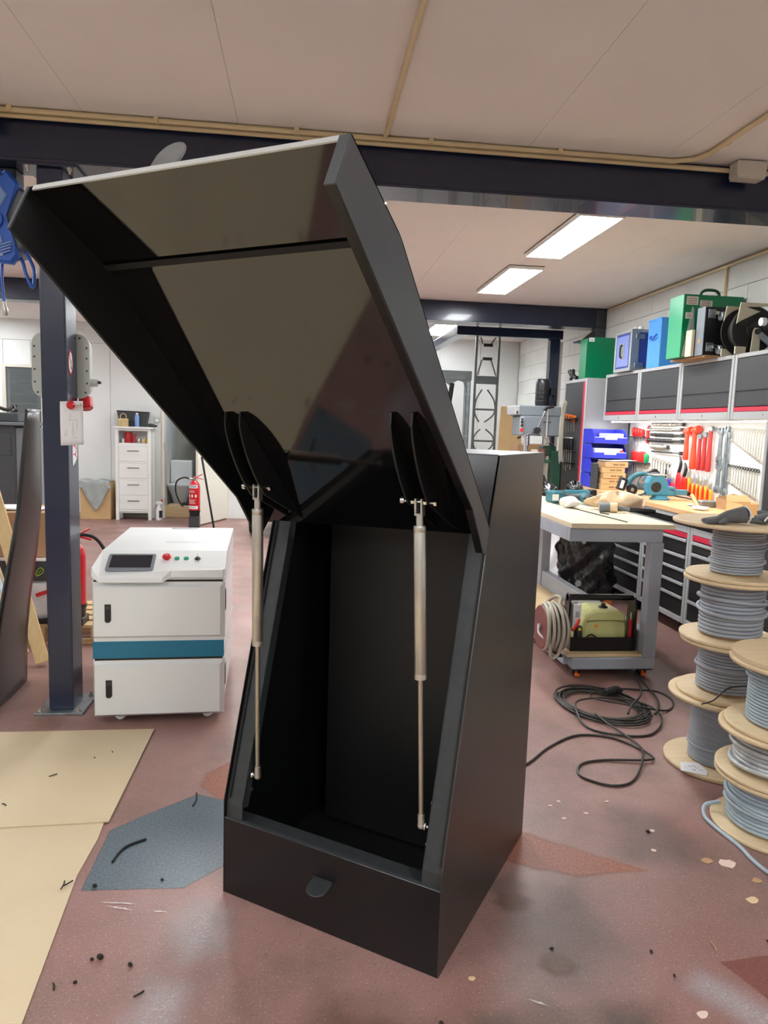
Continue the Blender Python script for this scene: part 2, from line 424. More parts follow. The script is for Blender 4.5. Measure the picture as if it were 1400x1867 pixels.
for x, y, a, l in ((-.53, 2.058, -.15, .12), (-.52, 2.035, -.3, .1), (-.40, 2.012, -.15, .05), (.62, 1.6, -.5, .06)):
    dx, dy = cos(a) * l / 2, sin(a) * l / 2
    stain('scrape_mark', [(x - dx, y - dy), (x - dx * .2, y - dy * .2 - .004), (x + dx, y + dy - .002), (x + dx * .3, y + dy * .3 + .004)], 'scrape', 0.003)
for x, y, rr in ((.66, 2.06, .05), (.72, 1.72, .035), (.5, 1.52, .045), (.82, 1.5, .05), (.67, 1.985, .04)):
    stain('dark_mark', [(x + rr * cos(t * pi / 3) * 1.3, y + rr * sin(t * pi / 3)) for t in range(6)], 'worn_brown' if rr < .045 else 'worn_grey', rr * .7)
# ------------------------------------------------------------------ walls, ceiling
WX = 3.22; BY = 10.75; CZ = 2.78
WR = tag(MB().bb(WX + .02, WX + .16, -4.3, 12.6, 0, 2.9).build('wall_right', 'mortar'), kind='structure')
bh, bl = 0.198, 0.594
proto_blk = MB().bb(0, 0.022, 0.0015, bl - 0.0015, 0.0015, bh - 0.0015, bev=0.003).build('block', 'white_block', WR)
first = True
for k in range(14):
    z = k * bh
    off = 0 if k % 2 else bl / 2
    y = 3.0 - off
    while y < BY - 0.02:
        hide = (y < 4.0) or (z < 1.75 and y < 6.6)
        if not hide and y + bl <= BY + .01:
            if first: proto_blk.location = (WX, y, z); first = False
            else: part_copy(proto_blk, WR, (WX, y, z))
        y += bl
WB = tag(MB().bb(-5.2, -4.2, BY + .012, BY + .13, 0, 2.9).bb(-3.73, -2.03, BY + .012, BY + .13, 0, 2.9).bb(-4.2, -3.73, BY + .012, BY + .13, 0, 1.22).bb(-4.2, -3.73, BY + .012, BY + .13, 2.13, 2.9).bb(-1.13, 3.4, BY + .012, BY + .13, 0, 2.9).bb(-2.03, -1.13, BY + .012, BY + .13, 2.05, 2.9).build('wall_back', 'mortar'), kind='structure')
def wall_sheet(x0, x1, z0, z1):
    MB().bb(x0 + .003, x1 - .003, BY, BY + .014, z0 + .003, z1 - .003, bev=.002).build('panel', 'white_paint', WB)
for x0, x1, z0, z1 in ((-5.2, -4.23, 0, 2.49), (-4.23, -3.70, 0, 1.2), (-4.23, -3.86, 2.13, 2.49), (-3.86, -3.70, 2.13, 2.49), (-3.70, -2.78, 0, 2.49), (-2.78, -2.03, 0, 2.49), (-5.2, -3.4, 2.49, 2.79), (-3.4, -2.03, 2.49, 2.79), (-2.03, -1.13, 2.05, 2.79),
                       (-1.13, .2, 0, 2.79), (.2, 1.45, 0, 2.79), (1.45, 2.0, 2.28, 2.79), (2.0, 2.62, 2.28, 2.79), (1.45, 2.62, 1.15, 2.28), (1.45, 2.62, 0, 1.15), (2.62, WX, 0, 2.79)):
    wall_sheet(x0, x1, z0, z1)
tag(MB().bb(-5.34, -5.2, -4.3, 12.6, 0, 2.9).build('wall_left', 'white_paint'), kind='structure')
tag(MB().bb(-5.34, 3.4, -4.44, -4.3, 0, 2.9).build('wall_front', 'white_paint'), kind='structure')
CE = tag(MB().bb(-5.34, 3.4, -4.44, 12.6, CZ + .012, CZ + .12).build('ceiling', 'ceiling_gap'), kind='structure')
xs = [-5.2] + [-4.371 + .675 * k for k in range(12)] + [3.32]
for (y0, y1) in ((-4.3, .18), (.18, 3.62), (3.62, 5.6), (5.6, 7.68), (7.68, BY)):
    for x0, x1 in zip(xs[:-1], xs[1:]):
        MB().bb(x0 + .0006, x1 - .0006, y0 + .0006, y1 - .0006, CZ, CZ + .014, bev=.0008).build('ceiling_board', 'ceiling_board', CE)
tag(MB().bb(-3.7, -2.04, BY - .012, BY, 0, .06).build('baseboard_back', 'dim_wall'), kind='structure')
# ------------------------------------------------------------------ steel frame of the hall
def ibeam(name, label, x0, x1, y0, y1, z0, z1, t=.014):
    b = MB(); yc = (y0 + y1) / 2
    b.bb(x0, x1, y0, y1, z0, z0 + t, bev=.002); b.bb(x0, x1, y0, y1, z1 - t, z1, bev=.002); b.bb(x0, x1, yc - .006, yc + .006, z0 + t, z1 - t)
    return tag(b.build(name, 'navy'), label, 'beam')
def rhs(name, label, x0, x1, y0, y1, z0, z1):
    b = MB(); b.bb(x0, x1, y0, y1, z0, z1, bev=.01, seg=2); return tag(b.build(name, 'navy'), label, 'beam')
# front beam: channel profile, closed face to the camera
b = MB(); b.bb(-5.2, WX, 3.497, 3.71, 2.571, 2.585, bev=.003); b.bb(-5.2, WX, 3.497, 3.71, 2.762, 2.776, bev=.002); b.bb(-5.2, WX, 3.512, 3.53, 2.585, 2.762)
tag(b.build('steel_beam', 'navy'), 'long dark navy steel beam across the ceiling above the open black enclosure', 'beam')
b = MB(); b.bb(-5.2, WX, 7.57, 7.79, 2.571, 2.583, bev=.003); b.bb(-5.2, WX, 7.57, 7.79, 2.764, 2.776, bev=.002); b.bb(-5.2, WX, 7.585, 7.60, 2.583, 2.764)
tag(b.build('steel_beam', 'navy'), 'shiny navy steel beam crossing the far ceiling behind the lamps', 'beam')
BR = thing('beam_bracket', 'dark grey painted bracket holding the far beam at the block wall', 'bracket', (3.06, 7.64, 2.42))
MB().bb(.05, .155, -.06, .08, 0, .35, bev=.004).build('plate', 'dark_grey', BR); MB().bb(-.14, .15, -.08, .1, .0, .014).build('flange', 'dark_grey', BR)
MB().prism([(-.1, .014), (.06, .014), (.06, .15)], (0, 0, 0), (1, 0, 0), (0, 0, 1), (0, .012, 0)).build('gusset', 'dark_grey', BR)
# corner frame in the back right
FR = thing('corner_frame', 'navy steel post and lintel frame in the back right corner', 'frame', (2.9, 8.3, 0))
MB().bb(-.06, .06, -.05, .05, 0, 2.52, bev=.006).build('post', 'navy', FR)
MB().bb(-1.18, .08, -.08, .06, 2.52, 2.62, bev=.005).build('lintel', 'navy', FR)
MB().bb(-1.18, -1.06, .06, 2.42, 2.52, 2.62, bev=.005).build('side_beam', 'navy', FR)
MB().bb(.07, .11, -.01, .03, 0, 2.5, bev=.004).build('cable_duct', 'cream_plastic', FR)
# column with base plate
CO = thing('steel_column', 'dark navy square steel column standing left of the white laser machine', 'column', (-1.163, 3.60, 0))
MB().bb(-.0575, .0575, -.08, .08, .012, 2.558, bev=.008, seg=2).build('shaft', 'navy', CO)
bp_ = MB().bb(-.115, .115, -.125, .135, 0, .012, bev=.002).build('base_plate', 'galv', CO)
MB().bb(-.12, .12, -.10, .10, 2.558, 2.571, bev=.002).build('head_plate', 'navy', CO)
for x, y in ((-.09, -.1), (.088, -.1), (.088, .11), (-.09, .11)):
    MB().cyl((x, y, .012), (x, y, .016), .014, seg=12).cyl((x, y, .016), (x, y, .026), .010, seg=6).cyl((x, y, .026), (x, y, .036), .005, seg=8).build('anchor_bolt', 'steel', bp_)
for x in (-.09, .09):
    MB().cyl((x, -.085, 2.558), (x, -.085, 2.545), .011, seg=6).cyl((x, -.085, 2.545), (x, -.085, 2.53), .006, seg=8).build('head_bolt', 'steel', CO)
# stickers on the column side (face at x = +.0575)
sx = .0582
st = MB().prism([(.032 * cos(t * pi / 12), .058 * sin(t * pi / 12)) for t in range(24)], (sx, -.025, 1.70), (0, 1, 0), (0, 0, 1), (.0008, 0, 0)).build('sticker', 'red_plastic', CO)
tag(st, 'oval red and white prohibition sticker')
MB().prism([(.024 * cos(t * pi / 12), .047 * sin(t * pi / 12)) for t in range(24)], (sx + .0009, -.025, 1.70), (0, 1, 0), (0, 0, 1), (.0006, 0, 0)).build('sticker_face', 'paper', st)
MB().box((sx + .0018, -.025, 1.70), (.0006, .006, .095), (.42, 0, 0)).box((sx + .0018, -.02, 1.69), (.0006, .004, .05), (-.3, 0, 0)).build('sticker_mark', 'dark_steel', st)
s2 = MB().prism([(-.07, 0), (.0, 0), (.0, -.075), (-.03, -.1), (-.07, -.118)], (sx, .05, 1.325), (0, 1, 0), (0, 0, 1), (.0008, 0, 0)).build('torn_sticker', 'paper', CO)
tag(s2, 'torn white sticker with red letters')
yb = MB()
for z0 in (1.305, 1.265):
    yb.box((sx + .0012, .005, z0), (.0008, .03, .007)); yb.box((sx + .0012, .03, z0 + .009), (.0008, .026, .007), (.6, 0, 0)); yb.box((sx + .0012, .03, z0 - .009), (.0008, .026, .007), (-.6, 0, 0))
yb.build('sticker_letters', 'red_plastic', s2)
# distribution box on the column's back
DB = thing('socket_box', 'light grey power distribution box with rounded corners mounted on the navy column', 'electrical box', (-1.185, 3.70, 1.69))
def rrect(w_, h_, r, n=5):
    out = []
    for cx_, cz_, a0 in ((w_ - r, h_ - r, 0), (-w_ + r, h_ - r, pi / 2), (-w_ + r, -h_ + r, pi), (w_ - r, -h_ + r, 1.5 * pi)):
        for k in range(n + 1):
            t = a0 + k * pi / 2 / n; out.append((cx_ + r * cos(t), cz_ + r * sin(t)))
    return out
MB().prism(rrect(.135, .155, .05), (0, -.012, 0), (1, 0, 0), (0, 0, 1), (0, .012, 0), bev=.003).build('front_plate', 'shed_grey', DB)
MB().prism(rrect(.12, .14, .04), (0, 0, 0), (1, 0, 0), (0, 0, 1), (0, .09, 0), bev=.006).build('housing', 'shed_grey', DB)
for x, z in [(-.122, .09), (-.122, .04), (-.122, -.02), (-.122, -.08), (-.11, -.13), (.122, .09), (.122, .04), (.122, -.02), (.122, -.08), (.115, -.125), (.09, .135), (.06, .14)]:
    MB().cyl((x, -.012, z), (x, -.016, z), .005, .004, seg=8).build('screw', 'dark_steel', DB)
so = MB().cyl((.10, .03, -.150), (.108, .015, -.20), .032, .034, seg=18).build('power_socket', 'red_plastic', DB)
MB().cyl((.108, .015, -.20), (.109, .013, -.206), .026, seg=18).build('socket_cap', 'red_gloss', so)
MB().cyl((.13, .02, -.075), (.165, .02, -.075), .02, .018, seg=14).build('cable_gland', 'shed_grey', DB)
MB().box((.172, .02, -.072), (.016, .02, .014), (0, .3, 0), bev=.003).build('gland_end', 'black_plastic', DB)
# drawing pinned to the column
DP = thing('drawing_sheet', 'white sheet with a technical drawing held on the navy column by a red magnet', 'paper', (-1.09, 3.512, 1.41))
def sheet(u, v): return Vector((-.045 + .10 * u, -.002 + .012 * u * u - .003 * sin(v * 3), -.10 + .205 * v + .006 * u))
MB().grid(sheet, 8, 8).build('sheet', 'paper', DP, recalc=False, solid=.0006)
pl = MB()
for x, z, ww, hh in ((.0, .02, .05, .0008), (.012, -.02, .0008, .06), (-.025, -.03, .0008, .05), (-.018, -.03, .0008, .05), (-.0215, -.03, .006, .0008), (-.0215, -.05, .006, .0008), (.0, .045, .01, .001), (-.02, .06, .006, .001), (.02, -.06, .016, .001), (.03, .0, .0008, .05), (.0, .03, .0008, .02)):
    pl.box((x, -.0035, z), (ww, .0005, hh))
pl.build('drawing_lines', 'grey_plastic', DP)
MG = thing('red_magnet', 'oval red magnet clip holding the white drawing on the column', 'magnet', (-1.081, 3.50, 1.50))
MB().loft([((0, -.004, 0), .018), ((0, -.010, 0), .02), ((0, -.014, 0), .012)], 18).build('disc', 'red_gloss', MG)
MB().cyl((.018, -.006, 0), (.045, -.004, .004), .003, seg=8).ball((.045, -.004, .004), .006).build('key_ring', 'steel', MG)
# ------------------------------------------------------------------ conduits on the ceiling
def conduit(name, label, pts, r=.011, clips=()):
    t = thing(name, label, 'conduit', pts[0])
    o = Vector(pts[0])
    MB().tube([Vector(p) - o for p in pts], r, 10).build('pipe', 'conduit', t)
    for c in clips:
        p = Vector(c) - o
        MB().box((p.x, p.y, p.z + .004), (.022, .034, .026), bev=.003).cyl((p.x, p.y, p.z + .012), (p.x, p.y, CZ - o.z), .006, seg=8).build('clip', 'conduit', t)
cl = [-4.4 + .62 * k for k in range(12)]
conduit('ceiling_conduit', 'upper of two cream conduit pipes running along the front beam', [(-5.1, 3.455, 2.765), (1.75, 3.455, 2.765), (1.83, 3.41, 2.765), (1.86, 3.33, 2.765), (1.87, 2.4, 2.765), (1.87, -.5, 2.765)], .0115,
        [(x, 3.455, 2.765) for x in cl if x < 1.6] + [(1.87, 3.2, 2.765), (1.87, 2.5, 2.765)])
conduit('ceiling_conduit', 'lower cream conduit pipe touching the front beam, ending in a junction box', [(-5.1, 3.483, 2.752), (3.15, 3.483, 2.752)], .0115, [])
conduit('ceiling_conduit', 'cream conduit pipe running across the front ceiling towards the camera', [(.345, 3.44, 2.768), (.345, -.5, 2.768)], .011, [(.345, y, 2.768) for y in (3.25, 2.82, 2.2, 1.5)])
conduit('wall_conduit', 'cream conduit pipe along the top of the block wall', [(3.205, 4.0, 2.755), (3.205, 7.5, 2.755)], .011, [])
conduit('wall_conduit', 'short vertical cream conduit dropping behind the large green case', [(3.205, 5.35, 2.755), (3.205, 5.35, 2.3)], .010, [])
JB = thing('junction_box', 'small cream junction box at the right end of the front beam', 'electrical box', (2.12, 3.43, 2.72))
MB().bb(-.075, .075, -.04, .04, -.02, .055, bev=.006).build('housing', 'cream_plastic', JB); MB().bb(-.07, .07, -.036, .036, -.026, -.02, bev=.002).build('cover', 'cream_plastic', JB)
JB2 = thing('junction_box', 'cream junction box at the left end of the conduits by the hose reel', 'electrical box', (-1.40, 3.44, 2.73))
MB().bb(-.06, .045, -.035, .035, -.03, .045, bev=.006).build('housing', 'cream_plastic', JB2); MB().bb(-.055, .04, -.03, .03, -.036, -.03, bev=.002).build('cover', 'cream_plastic', JB2)
# ------------------------------------------------------------------ ceiling lamps
def lamp(label, x, y, ln):
    t = thing('ceiling_light', label, 'lamp', (x, y, CZ), 0, 'rectangular ceiling lamps')
    z0 = -.03
    b = MB(); wd = .145
    b.bb(-wd, -wd + .012, 0, ln, z0, 0); b.bb(wd - .012, wd, 0, ln, z0, 0); b.bb(-wd + .012, wd - .012, 0, .012, z0, 0); b.bb(-wd + .012, wd - .012, ln - .012, ln, z0, 0); b.bb(-wd, wd, 0, ln, -.006, 0)
    b.build('frame', 'furn_white', t)
    MB().bb(-wd + .012, wd - .012, .012, ln - .012, z0 + .002, z0 + .01).build('diffuser', 'lamp_glow', t)
lamp('long bright ceiling lamp just behind the front beam, right side', 1.77, 4.33, 1.10)
lamp('second bright ceiling lamp in the right row, nearer the far beam', 1.77, 5.82, 1.12)
lamp('small looking far ceiling lamp behind the far beam', 1.77, 9.13, 1.10)
lamp('bright ceiling lamp mostly hidden behind the raised black lid', .32, 4.33, 1.10)
lamp('ceiling lamp hidden above and behind the black enclosure', .32, 5.82, 1.12)
lamp('ceiling lamp over the far middle of the hall', .32, 9.13, 1.10)
for x in (-.95, -3.7):
    for i, y in enumerate((4.33, 5.82, 9.1)):
        if x > -2 and i == 0: continue
        lamp('ceiling lamp %s the lid, %s from the front beam' % ('hidden behind' if x > -2 else 'left of', ORD[i]), x if y < 9 or x > -2 else -4.4, y, 1.1)
for i, (x, y) in enumerate(((-1.7, .0), (-1.7, -2.2), (1.1, -.3), (1.1, -2.4), (-3.6, 1.2), (-.3, -3.4), (-3.4, -2.2))):  # lamps added out of view to brighten upright faces in the front bay
    lamp('added unseen ceiling lamp lighting the front bay near the camera, %s of seven' % ORD[i], x, y, 1.1)
# ------------------------------------------------------------------ the black enclosure
W_, D_, HH = 0.7215, 0.785, 1.379
ANG = radians(56.5)
bx_, by_ = 0.378, 1.697                      # front right floor corner
ox, oy = bx_ - sin(ANG) * W_, by_ + cos(ANG) * W_      # front left floor corner
EN = thing('steel_enclosure', 'tall black steel enclosure with its hinged lid propped open on gas springs', 'enclosure', (ox, oy, 0), ANG - pi / 2)
# local: x from left to right side, y into depth, z up
PROF = [(0, 0), (0, .30), (.245, 1.19), (.312, HH), (D_, HH), (D_, 0)]
T = .003
def side(x, t): return MB().prism(PROF, (x, 0, 0), (0, 1, 0), (0, 0, 1), (t, 0, 0))
mat('side_sheen', (26, 25, 25), .34, ior=1.95, var=.12, vs_=3, bump=.01, bs=300)  # black coat lightened to carry the right side's reflected sheen in its colour
side(W_ - T, T).build('side_panel', 'side_sheen', EN)
side(0, T).build('side_panel', 'black_coat', EN)
MB().bb(T, W_ - T, D_ - T, D_, 0, HH - T).build('back_panel', 'black_coat', EN)
MB().bb(T, W_ - T, T, D_ - T, .01, .013).build('bottom_panel', 'black_satin', EN)
MB().bb(T, W_ - T, 0, T, 0, .246, bev=.001).build('front_panel', 'black_coat', EN)
MB().bb(T, W_ - T, T, .014, .243, .246).build('front_lip', 'dark_grey', EN)
MB().bb(T, W_ - T, .014, .075, .232, .235).bb(T, W_ - T, .0125, .0155, .235, .2425).build('front_ledge', 'strip_grey', EN)
MB().bb(0, W_, .312, D_, HH - T, HH, bev=.001).build('top_panel', mat('top_sheen', (84, 90, 96), .42, ior=2.2), EN)  # black top lightened: reflected brightness is put into the colour
d = Vector((0, .312 - .245, HH - 1.19)).normalized()
MB().prism([(T, 0), (W_ - T - .006, 0), (W_ - T - .006, .2), (T, .2)], (0, .247, 1.192), (1, 0, 0), d, (0, .003, -.001)).build('hinge_panel', mat('hinge_sheen', (48, 54, 60), .32, ior=2.0), EN)  # lighter bluish copy of the black coat, reflected light coloured in
# interior lining
MB().bb(.06, W_ - .06, .50, .503, .02, 1.2).build('inner_panel', 'black_satin', EN)
# edge strips along the opening
sl = Vector((0, .245, .89)).normalized(); nrm = Vector((0, sl.z, -sl.y))
for x0, x1, sg in ((T, .062, 1), (W_ - T, W_ - .062, -1)):
    b = MB(); o = Vector((0, .012, .285))
    b.prism([(x0, 0), (x1, 0), (x1, .905), (x0, .905)], o, (1, 0, 0), sl, nrm * .003)
    b.prism([(0, 0), (.03, 0), (.03, .905), (0, .905)], o + Vector((x1, 0, 0)), nrm, sl, (-.003 * sg, 0, 0))
    b.prism([(x0, -.045), (x1, -.045), (x1, 0), (x0, 0)], o, (1, 0, 0), Vector((0, .06, 1)).normalized(), nrm * .003)
    e = b.build('edge_strip', 'strip_grey', EN)
    s = MB().box((x0 + sg * .013, .022 + .14, .30 + .5), (.004, .012, 1.0)); s.bm.free()
    MB().prism([(x0 + sg * .002, .02), (x0 + sg * .011, .02), (x0 + sg * .011, .89), (x0 + sg * .002, .89)], o - nrm * .006, (1, 0, 0), sl, nrm * .006).build('rubber_seal', 'rubber', e)
# front pull tab
def tabshape(w_, l, n=10):
    r = w_ / 2; p = [(-r, 0), (-r, l - r)]
    p += [(-r * cos(pi * k / n), l - r + r * sin(pi * k / n)) for k in range(1, n)]
    return p + [(r, l - r), (r, 0)]
tb = MB().prism(tabshape(.064, .062), (W_ - .362, .002, .158), (1, 0, 0), Vector((0, -1, -.18)).normalized(), (0, 0, -.004), bev=.001).build('pull_tab', mat('tab_dark', (44, 48, 50), .4, var=.2, vs_=30), EN)
MB().bb(W_ - .394, W_ - .33, -.004, .0, .158, .163).build('weld_bead', 'strip_grey', tb)
# lid ---------------------------------------------------------------
def LP(wv, s, z):        # w: distance from the right side; the lid hangs slightly skewed
    k = wv / .72; return Vector((W_ - wv, s - .055 * k, z - .015 * k))
S0, S1, S2 = (.262, 1.158), (-.369, 1.804), (-.563, 1.919)
def along(a, b_, t): return (a[0] + (b_[0] - a[0]) * t, a[1] + (b_[1] - a[1]) * t)
bend_a, bend_b = along(S1, S0, .018), along(S1, S2, .06)
mid = ((bend_a[0] + bend_b[0] + S1[0] * 2) / 4, (bend_a[1] + bend_b[1] + S1[1] * 2) / 4)
prof = [S0, bend_a, mid, bend_b, S2]
b = MB(); vsl = []
def offs(pr, t):
    out = []
    for i, p in enumerate(pr):
        a = pr[max(i - 1, 0)]; c = pr[min(i + 1, len(pr) - 1)]; dx, dz = c[0] - a[0], c[1] - a[1]; l = math.hypot(dx, dz)
        out.append((p[0] + dz / l * t, p[1] - dx / l * t))
    return out
outp = offs(prof, .003)        # outer face (away from the opening)
n = len(prof); nw = 12
vs_, fs_ = [], []
for k in range(nw + 1):
    wv = .72 * k / nw
    for p in prof: vs_.append(LP(wv, *p))
    for p in outp: vs_.append(LP(wv, *p))
for k in range(nw):
    a0, a1 = k * 2 * n, (k + 1) * 2 * n
    for i in range(n - 1):
        fs_.append((a0 + i, a0 + i + 1, a1 + i + 1, a1 + i)); fs_.append((a0 + n + i, a1 + n + i, a1 + n + i + 1, a0 + n + i + 1))
    fs_.append((a0, a1, a1 + n, a0 + n)); fs_.append((a0 + n - 1, a0 + 2 * n - 1, a1 + 2 * n - 1, a1 + n - 1))
b.add(vs_, fs_)
LID = b.build('lid', 'black_gloss', EN, ang=20)
q_ = MB(); ia, ib = along(S1, S0, .004), along(S1, S2, .05); ic = (S1[0] + .004, S1[1] - .010)
q_.add([LP(.004, ia[0] - .004, ia[1] - .004), LP(.004, ic[0] - .006, ic[1]), LP(.004, ib[0] - .002, ib[1] - .005), LP(.716, ia[0] - .004, ia[1] - .004), LP(.716, ic[0] - .006, ic[1]), LP(.716, ib[0] - .002, ib[1] - .005)], [(0, 1, 4, 3), (1, 2, 5, 4), (2, 0, 3, 5), (0, 2, 1), (3, 4, 5)])
BEND_STRIP = q_.build('bend_strip', mat('strip_black', (10, 10, 10), .7), None); tag(LID, 'raised glossy black lid plate with a bend near its end')  # matte black strip laid along the bend to draw its dark band
F2, F1, F0 = (-.609, 1.828), (.10, 1.243), (.195, 1.117)
BEND_STRIP.parent = LID
FL = [S0, S1, S2, F2, F1, F0, (.222, 1.112)]
def flange(w0, w1, m):
    P = [LP(w0, *p) for p in FL]; Q = [LP(w1, *p) for p in FL]; n_ = len(P)
    return MB(), P, Q, n_
for w0, w1, lipw, m in ((0.0, .003, .020, 'flange_sheen'), (.72, .717, .713, 'black_satin')):
    if m == 'flange_sheen': mat('flange_sheen', (46, 52, 58), .34, ior=2.1, var=.15, vs_=5)  # right flange black raised to blue-grey, standing in for the reflected far wall
    bmm, P, Q, n_ = flange(w0, w1, m)
    bmm.add(P + Q, [tuple(range(n_)), tuple(range(2 * n_ - 1, n_ - 1, -1))] + [(i, (i + 1) % n_, (i + 1) % n_ + n_, i + n_) for i in range(n_)])
    o = bmm.build('side_flange', m, LID)
    lip = MB()
    for a, c in ((F2, F1), (F1, F0)):
        dx, dz = c[0] - a[0], c[1] - a[1]; l = math.hypot(dx, dz); nx, nz = dz / l * .003, -dx / l * .003
        A = [LP(w0, *a), LP(w0, *c), LP(lipw, *c), LP(lipw, *a)]
        B = [v - Vector((0, nx, nz)) for v in A]
        lip.add(A + B, [(0, 1, 2, 3), (7, 6, 5, 4), (0, 4, 5, 1), (1, 5, 6, 2), (2, 6, 7, 3), (3, 7, 4, 0)])
    lip.build('return_lip', 'black_coat' if w0 == 0 else 'black_satin', LID)
    e2 = MB(); A = [LP(w0, *S2), LP(w0, *F2), LP(lipw, *F2), LP(lipw, *S2)]; off = Vector((0, -.003, .0017)); B = [v + off for v in A]
    e2.add(A + B, [(0, 1, 2, 3), (7, 6, 5, 4), (0, 4, 5, 1), (1, 5, 6, 2), (2, 6, 7, 3), (3, 7, 4, 0)])
    e2.build('end_return', mat('end_grey', (92, 98, 102), .4, metal=.5), LID)
e3 = MB(); g = Vector((0, -.046, -.091)).normalized() * .011
A = [LP(.02, *S2), LP(.70, *S2), LP(.70, *S2) + g, LP(.02, *S2) + g]; B = [v + Vector((0, -.003, .0017)) for v in A]
e3.add(A + B, [(0, 1, 2, 3), (7, 6, 5, 4), (0, 4, 5, 1), (1, 5, 6, 2), (2, 6, 7, 3), (3, 7, 4, 0)])
tag(e3.build('end_edge', mat('end_glint', (206, 210, 210), .35, metal=.4), LID), 'end edge of the lid, lamp glint put into its pale colour')  # pale colour stands in for lamp light catching the lid's edge
# pull tab on the lid, standing up from the outside of its end
seg = (Vector((0, S2[0], S2[1])) - Vector((0, S1[0], S1[1]))).normalized(); out = Vector((0, -seg.z, seg.y)) * -1
if out.z < 0: out = -out
base = LP(.405, *along(S2, S1, .06)) + out * .003
MB().prism(tabshape(.068, .088), base, (1, 0, 0), (out + seg * -.08).normalized(), seg * -.005, bev=.0015).build('lid_tab', 'galv', LID)
MB().box(base + out * .004, (.075, .012, .006), (radians(-30), 0, 0), bev=.002).build('tab_weld', 'bare_edge', LID)
# bracket plates for the gas springs
c0, c1 = Vector((-.06, 1.486)), Vector((.248, 1.172)); ch = c1 - c0; nl = Vector((-ch.y, ch.x)).normalized()
if nl.y > 0: nl = -nl
for wv in (.103, .158, .588, .634):
    pts = [c0 + ch * (k / 20) + nl * (.079 * (sin(pi / 2 * (k / 11)) ** .6) if k <= 11 else .079 * (1 - (k - 11) / 9)) for k in range(21)]
    P = [LP(wv - .0025, *p) for p in pts]; Q = [LP(wv + .0025, *p) for p in pts]; n_ = len(P)
    bb_ = MB(); bb_.add(P + Q, [tuple(range(n_)), tuple(range(2 * n_ - 1, n_ - 1, -1))] + [(i, (i + 1) % n_, (i + 1) % n_ + n_, i + n_) for i in range(n_)])
    bb_.build('bracket_plate', 'black_satin', LID)
# gas springs: (w,s,z) top and bottom
def LQ(wv, s, z): return Vector((W_ - wv, s, z))
def gas_spring(top, bot, wall_w, reach):
    t, q = LQ(*top), LQ(*bot); ax = (q - t).normalized(); L = (q - t).length
    def at(f): return t + ax * f
    cyl = MB().loft([(at(.062), .0155), (at(.066), .0165), (at(.076), .0165), (at(.077), .0155), (at(.080), .0162), (at(.455), .0162), (at(.456), .0155), (at(.460), .0165), (at(.472), .0165), (at(.474), .010)], 24).build('gas_spring', 'steel', EN)
    tag(cyl, 'brushed stainless gas spring')
    MB().cyl(at(.47), at(L - .03), .0068, seg=16).build('piston_rod', 'steel_warm', cyl)
    # fork head at the top
    f = MB(); x = Vector((1, 0, 0)); fy = ax.cross(x).normalized()
    m3 = Matrix((x, fy, ax)).transposed()
    def obox(c, dd, bev=.001):
        h = [v / 2 for v in dd]; vv = [c + m3 @ Vector((a * h[0], b2 * h[1], c2 * h[2])) for a in (-1, 1) for b2 in (-1, 1) for c2 in (-1, 1)]
        f.add(vv, [(0, 1, 3, 2), (4, 6, 7, 5), (0, 4, 5, 1), (2, 3, 7, 6), (0, 2, 6, 4), (1, 5, 7, 3)])
    obox(at(.012) + x * .0085, (.005, .018, .04)); obox(at(.012) - x * .0085, (.005, .018, .04)); obox(at(.033), (.022, .018, .006))
    f.cyl(at(.034), at(.062), .0095, seg=14); f.build('fork_head', 'steel', cyl)
    MB().cyl(t - x * (reach + .006), t + x * (reach + .006), .004, seg=10).cyl(t - x * (reach + .002), t - x * (reach + .012), .010, seg=12).cyl(t + x * (reach + .002), t + x * (reach + .010), .009, seg=6).cyl(t + x * .013, t + x * .022, .008, seg=6).cyl(t - x * .013, t - x * .022, .008, seg=6).build('pivot_bolt', 'chrome', cyl)
    # bottom ball joint
    g = MB(); g.cyl(at(L - .032), at(L + .004), .0095, .010, seg=14); g.ball(q, .0105); g.build('end_socket', 'steel', cyl)
    sgn = 1 if wall_w < .36 else -1
    wall = Vector((W_ - wall_w, q.y + .004, q.z))
    k = MB(); k.cyl(q, wall, .006, seg=10); k.loft([(q + x * sgn * .012, .012), (q + x * sgn * .016, .013)], 14); k.build('ball_stud', 'chrome', cyl)
    MB().box(wall + Vector((0, .01, 0)), (.004, .04, .13), (radians(-15), 0, 0), bev=.001).build('mounting_plate', 'black_coat', cyl)
    for dz in (-.05, .055): MB().cyl(wall + Vector((0, .01 - dz * -.26, dz)), wall + Vector((-sgn * .008, .01 - dz * -.26, dz)), .006, seg=6).build('plate_bolt', 'chrome', cyl)
gas_spring((.130, .055, 1.258), (.090, .059, .376), .066, .040)
gas_spring((.611, .006, 1.267), (.640, .06, .372), .664, .038)
# ------------------------------------------------------------------ white laser machine
MA = thing('laser_machine', 'white wheeled laser welding machine with touch screen and teal stripe', 'machine', (-.664, 3.37, 0), radians(3))
mw = .303
